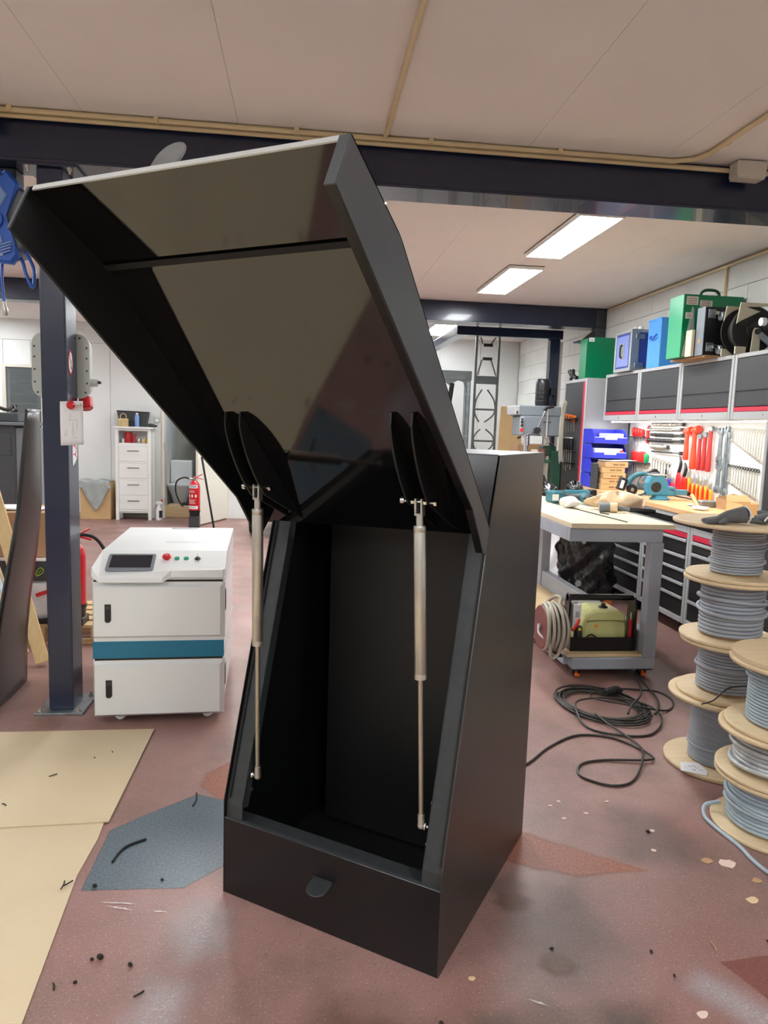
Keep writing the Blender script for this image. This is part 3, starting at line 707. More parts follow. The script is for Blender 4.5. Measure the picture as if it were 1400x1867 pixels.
# body core
MB().bb(-mw + .006, mw - .006, .012, .92, .07, .72, bev=.004).build('body', 'machine_white', MA)
def door(z0, z1, b_=.022):
    dd = MB(); x0, x1 = -mw, mw
    V = [(x0, .03, z0), (x1, .03, z0), (x1, .03, z1), (x0, .03, z1), (x0 + .012, -.006, z0 + b_), (x1 - .022, -.006, z0 + b_), (x1 - .022, -.006, z1 - b_), (x0 + .012, -.006, z1 - b_)]
    dd.add(V, [(3, 2, 1, 0), (4, 5, 6, 7), (0, 1, 5, 4), (1, 2, 6, 5), (2, 3, 7, 6), (3, 0, 4, 7)])
    o = dd.build('door', 'machine_white', MA, ang=10)
    return o
def latch(z, par, x=-.228):
    l = MB(); l.prism([(-.014, .042), (.014, .042), (.014, -.036), (.006, -.045), (-.008, -.045), (-.014, -.038)], (x, -.010, z), (1, 0, 0), (0, 0, 1), (0, .006, 0), bev=.002)
    o = l.build('latch', 'black_plastic', par); MB().prism([(-.010, .036), (.010, .036), (.010, .018), (-.010, .018)], (x, -.0115, z), (1, 0, 0), (0, 0, 1), (0, .002, 0)).build('latch_button', 'dark_grey', par)
d1 = door(.412, .690); latch(.545, d1)
d2 = door(.030, .312); latch(.180, d2)
MB().bb(-mw + .002, mw - .004, .008, .03, .322, .404, bev=.002).build('teal_stripe', 'teal', MA)
MB().bb(-mw + .01, mw - .01, .011, .03, .690, .700).build('shadow_gap', 'black_plastic', MA)
MB().bb(-mw + .01, mw - .01, .011, .03, .312, .322).build('shadow_gap', 'black_plastic', MA)
# console hood
h = MB()
fr = [(-mw, .012, .716), (-mw + .04, -.024, .694), (.02, -.026, .694), (.055, .0, .712), (mw - .012, .0, .712), (mw, .012, .72)]
fr2 = [(-mw, .022, .755), (-mw + .04, -.020, .716), (.02, -.022, .716), (.055, .006, .744), (mw - .012, .006, .748), (mw, .018, .752)]
top1 = [(-mw + .0, .10, .785), (-mw + .03, .165, .812), (mw - .01, .165, .812), (mw, .10, .785)]
V = fr + fr2
h.add(V, [(i, i + 1, i + 7, i + 6) for i in range(5)])
h.add([fr2[0], fr2[1], fr2[2], fr2[3], fr2[4], fr2[5], (mw, .165, .812), (-mw + .02, .165, .812)], [(0, 1, 2, 3, 4, 5, 6, 7)])
h.add([(-mw + .02, .165, .812), (mw, .165, .812), (mw - .002, .93, .812), (-mw + .012, .93, .812)], [(0, 1, 2, 3)])
h.add([fr[0], fr2[0], (-mw + .02, .165, .812), (-mw + .012, .93, .812), (-mw + .012, .93, .716)], [(0, 1, 2, 3, 4)])
h.add([fr[5], fr2[5], (mw, .165, .812), (mw - .002, .93, .812), (mw - .002, .93, .716)], [(4, 3, 2, 1, 0)])
h.add([(-mw + .012, .93, .716), (-mw + .012, .93, .812), (mw - .002, .93, .812), (mw - .002, .93, .716)], [(0, 1, 2, 3)])
h.add([fr[0], fr[1], fr[2], fr[3], fr[4], fr[5], (mw - .002, .93, .716), (-mw + .012, .93, .716)], [(7, 6, 5, 4, 3, 2, 1, 0)])
bmesh.ops.remove_doubles(h.bm, verts=h.bm.verts, dist=1e-4)
HO = h.build('console_hood', 'machine_white', MA, ang=8)
MB().bb(-.02, mw - .03, .40, .402, .8115, .8132).build('top_seam', 'cab_grey', HO)
# panel frame: plane through the sloping console
pe1 = Vector((1, 0, 0)); pe2 = (Vector((0, .165, .812)) - Vector((0, -.01, .728))).normalized(); pn = pe1.cross(pe2)
po = Vector((0, -.01, .728))
def PP(x, v, z=0.0): return po + pe1 * x + pe2 * v + pn * z
MB().prism([(x * 1.0, v) for x, v in rrect(.108, .066, .01, 3)], PP(-.135, .088, .001), pe1, pe2, pn * .008, bev=.002).build('screen_bezel', 'grey_plastic', MA)
MB().prism([(-.093, -.044), (.093, -.044), (.093, .052), (-.093, .052)], PP(-.135, .088, .0092), pe1, pe2, pn * .0008).build('touch_screen', 'screen', MA)
es = MB().loft([(PP(.025, .118, 0), .023), (PP(.025, .118, .003), .023)], 20).build('emergency_stop', 'yellow', MA)
MB().loft([(PP(.025, .118, .003), .012), (PP(.025, .118, .012), .013), (PP(.025, .118, .014), .02), (PP(.025, .118, .022), .021), (PP(.025, .118, .026), .015)], 20).build('stop_knob', 'red_plastic', es)
MB().loft([(PP(.025, .120, .026), .006), (PP(.025, .120, .028), .006)], 12).build('knob_mark', 'steel', es)
for x in (.072, .115):
    bt = MB().loft([(PP(x, .118, 0), .0165), (PP(x, .118, .005), .016)], 18).build('push_button', 'furn_white', MA)
    MB().loft([(PP(x, .118, .005), .0125), (PP(x, .118, .010), .012)], 16).build('button_cap', 'green_btn', bt)
    MB().prism([(-.017, -.009), (.017, -.009), (.017, .009), (-.017, .009)], PP(x, .090, .001), pe1, pe2, pn * .003).build('button_plate', 'black_plastic', bt)
    MB().prism([(-.010, -.0015), (.010, -.0015), (.010, .0015), (-.010, .0015)], PP(x, .087, .0042), pe1, pe2, pn * .0004).build('plate_print', 'paper', bt)
ky = MB().loft([(PP(.168, .118, 0), .015), (PP(.168, .118, .006), .014), (PP(.168, .118, .012), .010)], 16).build('key_switch', 'dark_steel', MA)
MB().prism([(-.004, 0), (.004, 0), (.004, .03), (-.004, .03)], PP(.165, .118, .010), pn, pe2, pe1 * .002).prism([(-.003, -.035), (.003, -.035), (.003, .0), (-.003, 0)], PP(.175, .118, .012), pn, pe2, pe1 * .002).build('key', 'chrome', ky)
MB().loft([(PP(.210, .108, 0), .014), (PP(.210, .108, .004), .013)], 18).build('signal_lamp', 'cream_plastic', MA)
# right side details
for z in (.585, .205): MB().bb(mw - .006, mw - .001, .10, .155, z - .06, z + .04, bev=.004).build('side_latch', 'black_plastic', MA)
MB().bb(mw - .007, mw - .002, .04, .90, .332, .338).bb(mw - .007, mw - .002, .04, .90, .69, .694).build('side_seam', 'cab_grey', MA)
MB().bb(-.05, .10, .88, .915, .8125, .815, bev=.001).build('top_grip', 'cab_grey', MA)
def caster(par, x, y, r, wid, z_top, m_w='furn_white', m_f='galv', rz=.5):
    t = MB(); m_ = Matrix.Rotation(rz, 3, 'Z'); ax = m_ @ Vector((1, 0, 0))
    c = Vector((x, y, r))
    wl = MB().loft([(c - ax * wid / 2, r * .9), (c - ax * wid * .35, r), (c + ax * wid * .35, r), (c + ax * wid / 2, r * .9)], 20).loft([(c - ax * wid * .55, r * .5), (c + ax * wid * .55, r * .5)], 14)
    wo = wl.build('caster_wheel', m_w, par)
    k = MB(); bk = m_ @ Vector((0, .02, 0))
    for sg in (-1, 1):
        o = c + ax * (sg * (wid / 2 + .004))
        k.prism([(-.012, -.01), (.012, -.01), (.034, z_top - r - .006), (-.006, z_top - r - .006)], o, m_ @ Vector((0, 1, 0)), (0, 0, 1), ax * (sg * .003))
    k.box((c.x + bk.x * .7, c.y + bk.y * .7, z_top - .004), (wid + .02, wid + .02, .006), (0, 0, rz)); k.cyl(c - ax * (wid / 2 + .01), c + ax * (wid / 2 + .01), .005, seg=8)
    k.build('caster_fork', m_f, wo)
for x, y, rz in ((-.19, .07, 1.2), (.22, .07, 1.0), (-.22, .82, .4), (.24, .80, .2)): caster(MA, x, y, .032, .03, .072, rz=rz)
# ------------------------------------------------------------------ protective board on the floor and litter
F2B = thing('floor_board', 'second tan cardboard sheet on the floor, added out of view for the lid reflection', 'cardboard', (0, 0, 0))  # unseen sheet added so the lid reflects more brown
PB = thing('floor_board', 'large tan corrugated cardboard sheet lying on the floor at the lower left', 'cardboard', (0, 0, 0))
def board_mat():
    m = mat('floor_card', (200, 182, 150), .62, var=.045, vs_=2.2, bump=.03, bs=40)
    nt = m.node_tree; b_ = nt.nodes['Principled BSDF']; tc = nt.nodes.new('ShaderNodeTexCoord'); wv = nt.nodes.new('ShaderNodeTexWave'); wv.wave_type = 'BANDS'; wv.bands_direction = 'Y'
    wv.inputs['Scale'].default_value = 36; nt.links.new(tc.outputs['Object'], wv.inputs[0]); bp = nt.nodes.new('ShaderNodeBump'); bp.inputs['Strength'].default_value = .10; bp.inputs['Distance'].default_value = .004
    nt.links.new(wv.outputs[0], bp.inputs['Height']); nt.links.new(bp.outputs[0], b_.inputs['Normal'])
board_mat()
MB().prism([(-1.9, 3.27), (-.672, 3.287), (-.672, 2.50), (-1.9, 2.44)], (0, 0, .0045), (1, 0, 0), (0, 1, 0), (0, 0, .004)).build('sheet', 'floor_card', PB)
MB().prism([(-1.9, 2.46), (-.69, 2.52), (-.682, 2.4), (-.69, 2.2), (-.645, 1.63), (-.63, 1.2), (-.60, .35), (-.62, -.9), (-1.9, -.9)], (0, 0, .0), (1, 0, 0), (0, 1, 0), (0, 0, .0042)).build('sheet', 'floor_card', PB)
MB().prism([(-.59, 1.18), (.62, 1.10), (.58, -1.0), (-.59, -.9)], (0, 0, .0), (1, 0, 0), (0, 1, 0), (0, 0, .0042)).build('sheet', 'floor_card', F2B)
def litter(name, label, cat, x, y, kind, r=.01, m='chip_light', z=0.0, group=None):
    rr = random.Random(int(x * 1000) + int(y * 77)); b_ = MB()
    if kind == 'flake':
        n_ = 9; pts = [(r * (0.6 + .6 * rr.random()) * cos(2 * pi * k / n_) * 1.3, r * (0.55 + .6 * rr.random()) * sin(2 * pi * k / n_)) for k in range(n_)]
        b_.prism(pts, (0, 0, z + .0005), (1, 0, 0), (0, 1, .05), (0, 0, .0025), bev=.0006)
    elif kind == 'stick':
        a = rr.random() * pi; d_ = Vector((cos(a), sin(a), 0)) * r; b_.tube([-d_ + Vector((0, 0, z + .003)), Vector((d_.y * .15, -d_.x * .15, z + .004)), d_ + Vector((0, 0, z + .003))], .0022, 6, sm=3)
    else:
        b_.ball((0, 0, z + r * .6), r, .9 + rr.random() * .4, .8, .6, 8, 5, (rr.random(), rr.random(), 3 * rr.random()))
    o = b_.build(name, m); o.location = (x, y, 0); return tag(o, label, cat, group)
litter('peeled_flake', 'larger pale peeled flake on the floor below the cable spools', 'debris', 1.465, 2.132, 'flake', .026)
litter('peeled_flake', 'small tan flake left of the larger peeled flake', 'debris', 1.406, 2.15, 'flake', .016, 'cardboard')
litter('wood_chip', 'curled light wood chip on the floor at the right edge', 'debris', 1.434, 1.943, 'flake', .018, 'ply')
litter('wood_chip', 'brownish chip lying by the loose grey cable end', 'debris', 1.51, 2.037, 'flake', .014, 'cardboard')
litter('wood_sliver', 'thin straight wood sliver on the floor at lower right', 'debris', 1.189, 1.755, 'stick', .02, 'cardboard')
litter('peeled_flake', 'pale flake near the bottom right corner of the floor', 'debris', 1.026, 1.533, 'flake', .014)
litter('wood_chip', 'small yellowish chip right of the enclosure front corner', 'debris', .468, 1.691, 'flake', .008, 'ply')
for i, (x, y) in enumerate(((1.001, 2.439), (1.247, 2.22), (1.10, 2.47), (1.024, 2.56), (.98, 2.53), (1.22, 2.55), (1.3, 2.34))):
    litter('white_crumb', 'white crumb on the floor right of the enclosure, %s of seven' % ORD[i], 'debris', x, y, 'flake', .008, 'chip_light', group='white crumbs right of the enclosure')
for i, (x, y, k, r) in enumerate(((-.52, 1.832, 'ball', .012), (-.54, 1.828, 'ball', .007), (-.434, 1.80, 'ball', .009), (-.61, 1.74, 'stick', .012), (-.56, 1.75, 'ball', .006), (-.39, 1.70, 'stick', .014), (-.62, 2.14, 'ball', .009), (-.42, 2.16, 'ball', .006), (.36, 1.55, 'ball', .009), (.72, 1.78, 'ball', .006), (1.0, 1.75, 'ball', .006), (1.28, 2.33, 'ball', .009), (1.02, 1.66, 'ball', .005), (1.36, 1.76, 'stick', .01))):
    litter('dark_crumb', 'dark dirt crumb on the red floor, %s from the left board edge' % ORD[i], 'debris', x, y, k, r, 'chip_dark', group='dark crumbs on the red floor')
for i, (x, y, k, r) in enumerate(((-.703, 2.147, 'stick', .018), (-.715, 2.14, 'stick', .02), (-1.08, 2.63, 'stick', .012), (-.98, 2.85, 'stick', .016), (-.86, 3.0, 'ball', .004), (-.80, 3.05, 'ball', .004), (-1.0, 2.28, 'stick', .012), (-.88, 1.86, 'ball', .006), (-.83, 1.87, 'ball', .005), (-1.07, 2.33, 'ball', .009))):
    litter('dark_crumb', 'dark crumb lying on the tan cardboard sheet, %s of ten' % ORD[i], 'debris', x, y, k, r, 'chip_dark', .0085, group='dark crumbs on the cardboard sheet')
for i, (x, y) in enumerate(((-.24, 4.6), (-.2, 4.95), (-.27, 4.55), (-.19, 4.25))):
    litter('white_crumb', 'white flake on the red floor right of the laser machine, %s of four' % ORD[i], 'debris', x, y, 'flake', .018, 'chip_light', group='white flakes beyond the laser machine')
tag(MB().tube([(-.598, 2.262, .004), (-.59, 2.31, .004), (-.57, 2.35, .005), (-.518, 2.388, .004)], .0042, 8, sm=5).build('rubber_strip', 'rubber'), 'curved black rubber strip lying on the blue-grey floor patch', 'rubber strip')
tag(MB().tube([(-.392, 2.60, .003), (-.385, 2.64, .003), (-.392, 2.695, .003)], .003, 8, sm=4).build('rubber_strip', 'rubber'), 'short thin black rubber strip at the top of the blue-grey floor patch', 'rubber strip')
tag(MB().tube([(-.30, 4.35, .006), (-.05, 4.28, .006), (.2, 4.2, .006), (.5, 4.25, .006)], .006, 8, sm=5).build('floor_cable', 'cable_black'), 'thin dark cable running along the floor behind the laser machine', 'cable')
# ------------------------------------------------------------------ left side: hose reel, leaning steel sheet, timber, boxes
HR = thing('hose_reel', 'blue and grey air hose reel hanging under the front beam beside the navy column', 'hose reel', (-1.40, 3.66, 2.32))
MB().loft([((-.0, -.10, .02), .15), ((0, -.08, .02), .165), ((0, .06, .02), .165), ((0, .08, .02), .15)], 28).build('drum_housing', 'grey_plastic', HR)
bp2 = [(-.12, .19), (.05, .22), (.10, .16), (.03, .02), (.075, -.10), (.09, -.15), (.06, -.19), (-.08, -.18), (-.14, -.02)]
MB().prism(bp2, (0, -.13, .0), (1, 0, 0), (0, 0, 1), (0, .05, 0), bev=.012).build('side_cover', 'blue_reel', HR)
MB().prism([(-.09, .12), (.02, .15), (.05, .11), (-.01, .0), (.03, -.10), (-.04, -.13), (-.10, -.02)], (0, -.137, .0), (1, 0, 0), (0, 0, 1), (0, .01, 0), bev=.004).build('cover_inlay', 'blue_reel_light', HR)
MB().loft([((-.01, -.139, .0), .042), ((-.01, -.143, .0), .040)], 20).build('hub_cap', 'blue_reel', HR)
for k in range(4): MB().box((.045 - k * .002, -.145, -.105 - k * .013), (.05, .004, .006), (0, -.35, 0)).build('grille_slot', 'blue_reel_light', HR)
for k in range(5): MB().box((-.02 + k * .012, -.134, .155 + k * .010), (.05, .004, .005), (0, -.7, 0)).build('grille_slot', 'blue_reel_light', HR)
MB().box((.01, -.133, -.155), (.03, .004, .006), (0, -.15, 0)).build('maker_plate', 'white_plastic', HR)
MB().tube([(.06, -.07, -.12), (.088, -.07, -.17), (.10, -.07, -.22), (.125, -.06, -.28), (.13, -.05, -.20), (.10, -.05, -.13), (.07, -.05, -.10)], .008, 8, sm=5).build('hose_loop', 'blue_reel', HR)
MB().tube([(-.005, -.06, -.16), (-.01, -.06, -.25), (-.004, -.06, -.35)], .007, 8, sm=4).build('air_hose', 'blue_reel', HR)
MB().cyl((-.004, -.06, -.35), (-.003, -.06, -.375), .009, seg=12).loft([((-.002, -.06, -.375), .011), ((0, -.06, -.385), .013), ((.0, -.06, -.41), .012), ((0, -.06, -.415), .008)], 12).build('coupling', 'steel', HR)
MB().bb(-.02, .06, -.05, .05, .17, .251, bev=.004).build('hanger', 'dark_grey', HR)
# leaning steel sheet (seen almost edge on, swept side panel of another enclosure)
SH = thing('steel_side_panel', 'dark bent steel side panel leaning upright behind the navy column', 'steel panel', (-1.44, 3.80, 0))
def interp(tab, z):
    for (z0, v0), (z1, v1) in zip(tab[:-1], tab[1:]):
        if z <= z1: return v0 + (v1 - v0) * (z - z0) / (z1 - z0)
    return tab[-1][1]
def shp(u, v):
    z = 1.475 * v; x = -1.487 + .12 * v
    y0 = interp([(0, 3.44), (.45, 3.53), (.95, 3.69), (1.48, 3.735)], z); y1 = interp([(0, 3.97), (.3, 3.93), (.5, 3.95), (.75, 4.01), (1.0, 4.03), (1.48, 3.92)], z)
    return Vector((x + 1.44 + .012 * sin(pi * u), y0 + (y1 - y0) * u - 3.80, z))
MB().grid(shp, 8, 24).build('sheet', mat('dark_sheet', (40, 30, 28), .3, ior=1.55, var=.15, vs_=4), SH, recalc=False, solid=.003)
MB().tube([shp(0, k / 24) for k in range(25)], .006, 6).build('folded_edge', 'strip_grey', SH)
MB().bb(.072, .077, -.065, .12, 1.470, 1.477).build('top_fold', 'bare_edge', SH)
# timber leaning
def plank(name, label, p0, p1, wd, th, m, face=(0, -1, 0)):
    p0, p1 = Vector(p0), Vector(p1); d_ = (p1 - p0).normalized(); n_ = (Vector(face) - d_ * Vector(face).dot(d_)).normalized(); s_ = d_.cross(n_)
    b_ = MB(); L = (p1 - p0).length
    b_.prism([(-wd / 2, 0), (wd / 2, 0), (wd / 2, L), (-wd / 2, L)], (0, 0, 0), s_, d_, n_ * th, bev=.002)
    o = b_.build(name, m); o.location = p0; return tag(o, label, 'timber')
plank('timber_plank', 'light pine plank leaning left behind the dark steel panel', (-1.49, 4.22, .015), (-1.98, 4.55, 1.42), .075, .045, 'pine', (.3, -1, .2))
plank('timber_plank', 'second pine plank leaning just behind the first at the left edge', (-1.66, 4.36, .015), (-2.2, 4.72, 1.30), .085, .03, 'ply', (.3, -1, .2))
plank('grey_profile', 'thin grey profile bar leaning along the front pine plank', (-1.545, 4.12, .012), (-2.02, 4.44, 1.30), .022, .03, 'galv', (.3, -1, .2))
CB = thing('cardboard_box', 'open brown cardboard box with papers on top at the left edge', 'box', (-1.86, 4.86, .54))
MB().bb(-.22, .24, -.14, .25, 0, .29, bev=.003).build('carton', 'cardboard', CB)
MB().prism([(0, 0), (.2, .0), (.16, .10), (.0, .12)], (-.22, -.10, .29), (1, 0, 0), (0, .5, .5), (0, .004, .002)).prism([(0, 0), (.22, .0), (.2, .05), (.04, .06)], (-.0, .05, .29), (1, 0, 0), (0, .6, .4), (0, .004, .002)).build('flap', 'cardboard_light', CB)
for k in range(4): MB().box((.05 - k * .02, .02, .296 + k * .004), (.26, .16, .003), (.02 * k, -.03 + .015 * k, .15 * k - .1)).build('paper_sheet', 'paper', CB)
B2 = thing('packing_box', 'dark grey packing box with a green leaf mark under the brown carton', 'box', (-1.82, 4.84, .40))
MB().bb(-.24, .235, -.16, .2, 0, .125, bev=.003).build('carton', 'dark_grey', B2); MB().bb(-.24, .236, -.161, .2, .126, .139).build('lid_edge', 'white_plastic', B2)
lf = [(.03 * cos(t) * (1 - .3 * cos(t)), .017 * sin(t)) for t in [k * pi / 8 for k in range(16)]]
e1, e2 = Vector((cos(.9), 0, sin(.9))), Vector((-sin(.9), 0, cos(.9)))
o = Vector((.165, -.1625, .062)); ring_o = [o + e1 * x + e2 * z for x, z in lf]
MB().tube(ring_o, .003, 6, closed=True).tube([o - e1 * .03, o + e1 * .01], .002, 6).build('leaf_mark', mat('leaf', (150, 200, 60), .6), B2)
B3 = thing('packaging_bag', 'crumpled white and red printed packaging below the leaf box', 'packaging', (-1.80, 4.84, .155))
def crump(u, v): return Vector((-.23 + .46 * u, -.155 + .03 * sin(u * 9 + v * 5) * v, .235 * v + .006 * sin(u * 14)))
MB().grid(crump, 16, 8).build('sheet', 'bag_white', B3, recalc=False, solid=.002); MB().bb(-.24, .20, -.11, .2, 0, .235, bev=.02, seg=2).build('body', 'paper', B3)
MB().box((.17, -.185, .17), (.10, .004, .025), (0, -.35, 0)).build('red_print', 'red_plastic', B3)
PA = thing('pallet', 'low light wooden pallet behind the navy column', 'pallet', (-1.66, 4.92, 0))
for k in range(5): MB().bb(-.42, .42, -.30 + k * .135, -.205 + k * .135, .105, .125, bev=.002).build('deck_board', 'pallet', PA)
for y in (-.27, .0, .24): MB().bb(-.42, .42, y - .03, y + .04, 0, .018).build('bottom_board', 'pallet', PA)
for x in (-.37, 0, .37):
    for y in (-.27, .0, .24): MB().bb(x - .045, x + .045, y - .035, y + .045, .018, .105, bev=.002).build('block', 'pallet', PA)
tag(MB().bb(-1.86, -1.50, 4.64, 4.72, .126, .150, bev=.002).build('black_tray', 'rubber'), 'flat black rubber tray on the pallet', 'tray')
def extinguisher(name, label, x, y, z, s, hose):
    t = thing(name, label, 'fire extinguisher', (x, y, z))
    r = .075 * s
    MB().loft([((0, 0, .055 * s), r * .96), ((0, 0, .075 * s), r), ((0, 0, .40 * s), r), ((0, 0, .45 * s), r * .85), ((0, 0, .48 * s), r * .55), ((0, 0, .49 * s), r * .3)], 28).build('cylinder', 'red_gloss', t)
    MB().loft([((0, 0, 0), r * .92), ((0, 0, .05 * s), r * .95), ((0, 0, .06 * s), r * 1.03), ((0, 0, .085 * s), r * 1.03)], 24).build('foot', 'black_plastic', t)
    MB().cyl((0, 0, .485 * s), (0, 0, .53 * s), .02 * s, seg=14).cyl((0, 0, .51 * s), (-.07 * s, -.01, .515 * s), .012 * s, seg=10).build('valve', 'steel_warm', t)
    MB().box((.04 * s, 0, .545 * s), (.15 * s, .022 * s, .012 * s), (0, -.5, 0), bev=.003).build('lever', 'red_plastic', t)
    MB().box((.05 * s, 0, .525 * s), (.14 * s, .024 * s, .012 * s), (0, .25, 0), bev=.003).build('carry_handle', 'red_plastic', t)
    MB().tube([Vector(p) * s for p in hose], .011 * s, 8, sm=5).build('hose', 'rubber', t)
    return t, r, s
t, r, s_ = extinguisher('fire_extinguisher', 'red fire extinguisher with white labels standing on a short dark post by the doorway', -1.425, 9.6, .185, .96, [(-.07, -.01, .515), (-.14, -.02, .53), (-.23, -.03, .48), (-.25, -.03, .36), (-.21, -.03, .22), (-.15, -.03, .13)])
MB().bb(-.065, .065, -.06, .06, -.185, .0, bev=.004).build('stand', 'dark_grey', t)
def band(z0, z1, m, a0=-1.15, a1=.75, name='label', rr=r * 1.006):
    def f(u, v):
        a = a0 + (a1 - a0) * u; return Vector((rr * sin(a), -rr * cos(a), z0 + (z1 - z0) * v))
    return MB().grid(f, 12, 2).build(name, m, t, recalc=False)
band(.375, .415, 'paper'); band(.10, .14, 'paper')
for k, zz in enumerate((.398, .386, .118)): band(zz, zz + .008, 'grey_plastic', -.85, .45, 'label_print', r * 1.010)
for k, zz in enumerate((.335, .318, .215, .20, .185, .17)): band(zz, zz + .007, 'chip_light', -.9, .1 + .1 * (k % 3), 'label_print', r * 1.008)
for a in (-.95, -.3, .35): band(.255, .29, 'paper', a - .14, a + .14, 'label_pictogram', r * 1.008)
t2, r2, _ = extinguisher('fire_extinguisher', 'large red extinguisher partly hidden behind the navy column, black hose arching right', -1.445, 4.66, .175, .98, [(0, 0, .52), (.05, -.04, .545), (.14, -.04, .53), (.20, -.04, .46), (.235, -.03, .36), (.22, -.02, .22)])
MB().bb(-.07, .07, -.07, .07, -.05, 0, bev=.004).build('stand', 'black_plastic', t2)
# loudspeaker / grey cabinet at the far left
SP = thing('loudspeaker', 'big dark grey loudspeaker cabinet with horn at the left edge', 'loudspeaker', (-2.42, 6.05, 0))
b = MB(); b.bb(-.45, .13, -.05, .45, 0, 1.36, bev=.006); b.build('cabinet', 'speaker_grey', SP)
MB().bb(.13, .20, -.04, .44, 0, 1.34, bev=.004).build('side', 'speaker_side', SP)
MB().bb(-.45, .21, -.08, .45, 1.36, 1.385, bev=.003).build('top_plate', 'speaker_side', SP)
hb = MB(); hb.add([(-.30, -.052, 1.30), (.10, -.052, 1.30), (.10, -.052, 1.12), (-.30, -.052, 1.12), (-.12, .10, 1.24), (-.02, .10, 1.24), (-.02, .10, 1.19), (-.12, .10, 1.19)], [(0, 1, 5, 4), (1, 2, 6, 5), (2, 3, 7, 6), (3, 0, 4, 7), (4, 5, 6, 7)]); hb.build('horn', 'black_plastic', SP)
MB().bb(-.44, .12, -.056, -.05, .05, 1.08, bev=.002).build('grille', 'speaker_grey', SP)
b = MB().bb(-.30, .14, -.0, .30, 1.385, 1.46, bev=.008).build('top_unit', 'speaker_grey', SP)
tag(MB().tube([(-2.62, 6.15, 1.477), (-2.5, 6.12, 1.51), (-2.4, 6.15, 1.482), (-2.36, 6.2, 1.52), (-2.33, 6.15, 1.48), (-2.4, 6.25, 1.478)], .014, 8, sm=5).build('cable_tangle', 'cable_black'), 'tangle of black cable lying on the loudspeaker', 'cable')
# ------------------------------------------------------------------ back wall left: window, chest, doorway
W1 = tag(MB().bb(-4.25, -4.20, BY - .01, BY + .06, 1.2, 2.15).bb(-3.73, -3.68, BY - .01, BY + .06, 1.2, 2.15).bb(-4.2, -3.73, BY - .01, BY + .06, 2.11, 2.15).bb(-4.2, -3.73, BY - .01, BY + .06, 1.2, 1.24).build('window_1', 'cream_plastic'), kind='structure')
MB().bb(-4.2, -3.73, BY + .004, BY + .010, 1.24, 2.11).build('pane', 'pane', W1)
MB().bb(-5.0, -3.0, 12.4, 12.5, 0, 2.6).bb(-5.0, -4.9, BY + .14, 12.5, 0, 2.6).bb(-3.1, -3.0, BY + .14, 12.5, 0, 2.6).bb(-5.0, -3.0, BY + .14, 12.5, 2.5, 2.6).build('dark_room', 'window_dark', W1)
for z0 in (1.93, 1.78, 1.60): MB().bb(-4.7, -4.05, 11.6, 11.9, z0, z0 + .025).build('shelf_beyond', 'cab_grey', W1)
for z0 in (1.80, 1.955): MB().bb(-4.65, -4.1, 11.62, 11.85, z0 + .005, z0 + .11, bev=.004).build('box_beyond', 'black_plastic', W1)
MB().bb(-4.05, -3.75, 11.5, 11.9, 1.55, 1.95, bev=.004).build('cabinet_beyond', 'grey_plastic', W1)
CH = thing('drawer_chest', 'tall narrow white chest with four drawers and an open top shelf', 'chest of drawers', (-2.40, 10.44, 0))
cw, cd = .245, .25
for x in (-cw, cw - .045):
    for y in (0, cd - .03): MB().bb(x, x + .045, y, y + .045, 0, 1.30, bev=.002).build('leg', 'furn_white', CH)
MB().bb(-cw - .03, cw + .035, -.025, cd + .02, 1.30, 1.325, bev=.004).build('top', 'furn_white', CH)
MB().bb(cw - .03, cw - .012, .045, cd - .03, .12, 1.30).build('side_panel', 'furn_white', CH); MB().bb(-cw + .012, -cw + .03, .045, cd - .03, .12, 1.30).build('side_panel', 'furn_white', CH)
MB().bb(-cw + .02, cw - .02, cd - .012, cd, .12, 1.30).build('back_panel', 'furn_white', CH)
MB().bb(-cw + .03, cw - .03, .01, cd - .012, 1.075, 1.095).build('shelf', 'furn_white', CH)
for z in (.135, .345, .585, .825, 1.065, 1.28): MB().bb(-cw + .045, cw - .045, .005, .03, z - .012, z + .012 if z < 1.2 else 1.30).build('rail', 'furn_white', CH)
for k, z in enumerate((.15, .36, .60, .84)):
    h_ = .185 if k == 0 else .212
    dr = MB().bb(-cw + .047, cw - .047, .006, .024, z, z + h_, bev=.0015).build('drawer', 'furn_white', CH)
    zc = z + h_ * .68
    MB().tube([(-.075, .004, zc), (-.07, -.012, zc), (0, -.016, zc), (.07, -.012, zc), (.075, .004, zc)], .005, 8, sm=3).build('handle', 'dark_steel', dr)
MB().bb(-cw + .045, cw - .045, .02, cd - .02, .10, .118).build('bottom', 'furn_white', CH)
def jar(name, label, x, r, h, m, lid=None):
    t_ = thing(name, label, 'jar', (x, 10.56, 1.096))
    MB().loft([((0, 0, 0), r * .9), ((0, 0, .004), r), ((0, 0, h * .8), r), ((0, 0, h), r * .8)], 14).build('body', m, t_)
    MB().loft([((0, 0, h), r * .85), ((0, 0, h + .012), r * .85)], 14).build('lid', lid or 'white_plastic', t_)
jar('white_jar', 'little white pot at the left on the chest shelf', -2.56, .022, .05, 'white_plastic')
jar('red_jar', 'larger dark red jar on the chest shelf', -2.49, .05, .14, 'red_gloss', 'red_plastic')
jar('red_bottle', 'slim reddish bottle beside the red jar on the chest shelf', -2.41, .022, .13, 'hammer_red', 'steel_warm')
jar('silver_tin', 'small silver tin in the middle of the chest shelf', -2.345, .03, .06, 'chrome', 'chrome')
jar('pink_pot', 'small pale pink pot on the chest shelf', -2.275, .03, .055, 'bag_tan', 'bag_white')
jar('gold_tin', 'yellowish tin at the right on the chest shelf', -2.215, .03, .075, 'yellow', 'steel_warm')
BK = thing('basket', 'round straw basket with a loop handle on top of the white chest', 'basket', (-2.54, 10.49, 1.325))
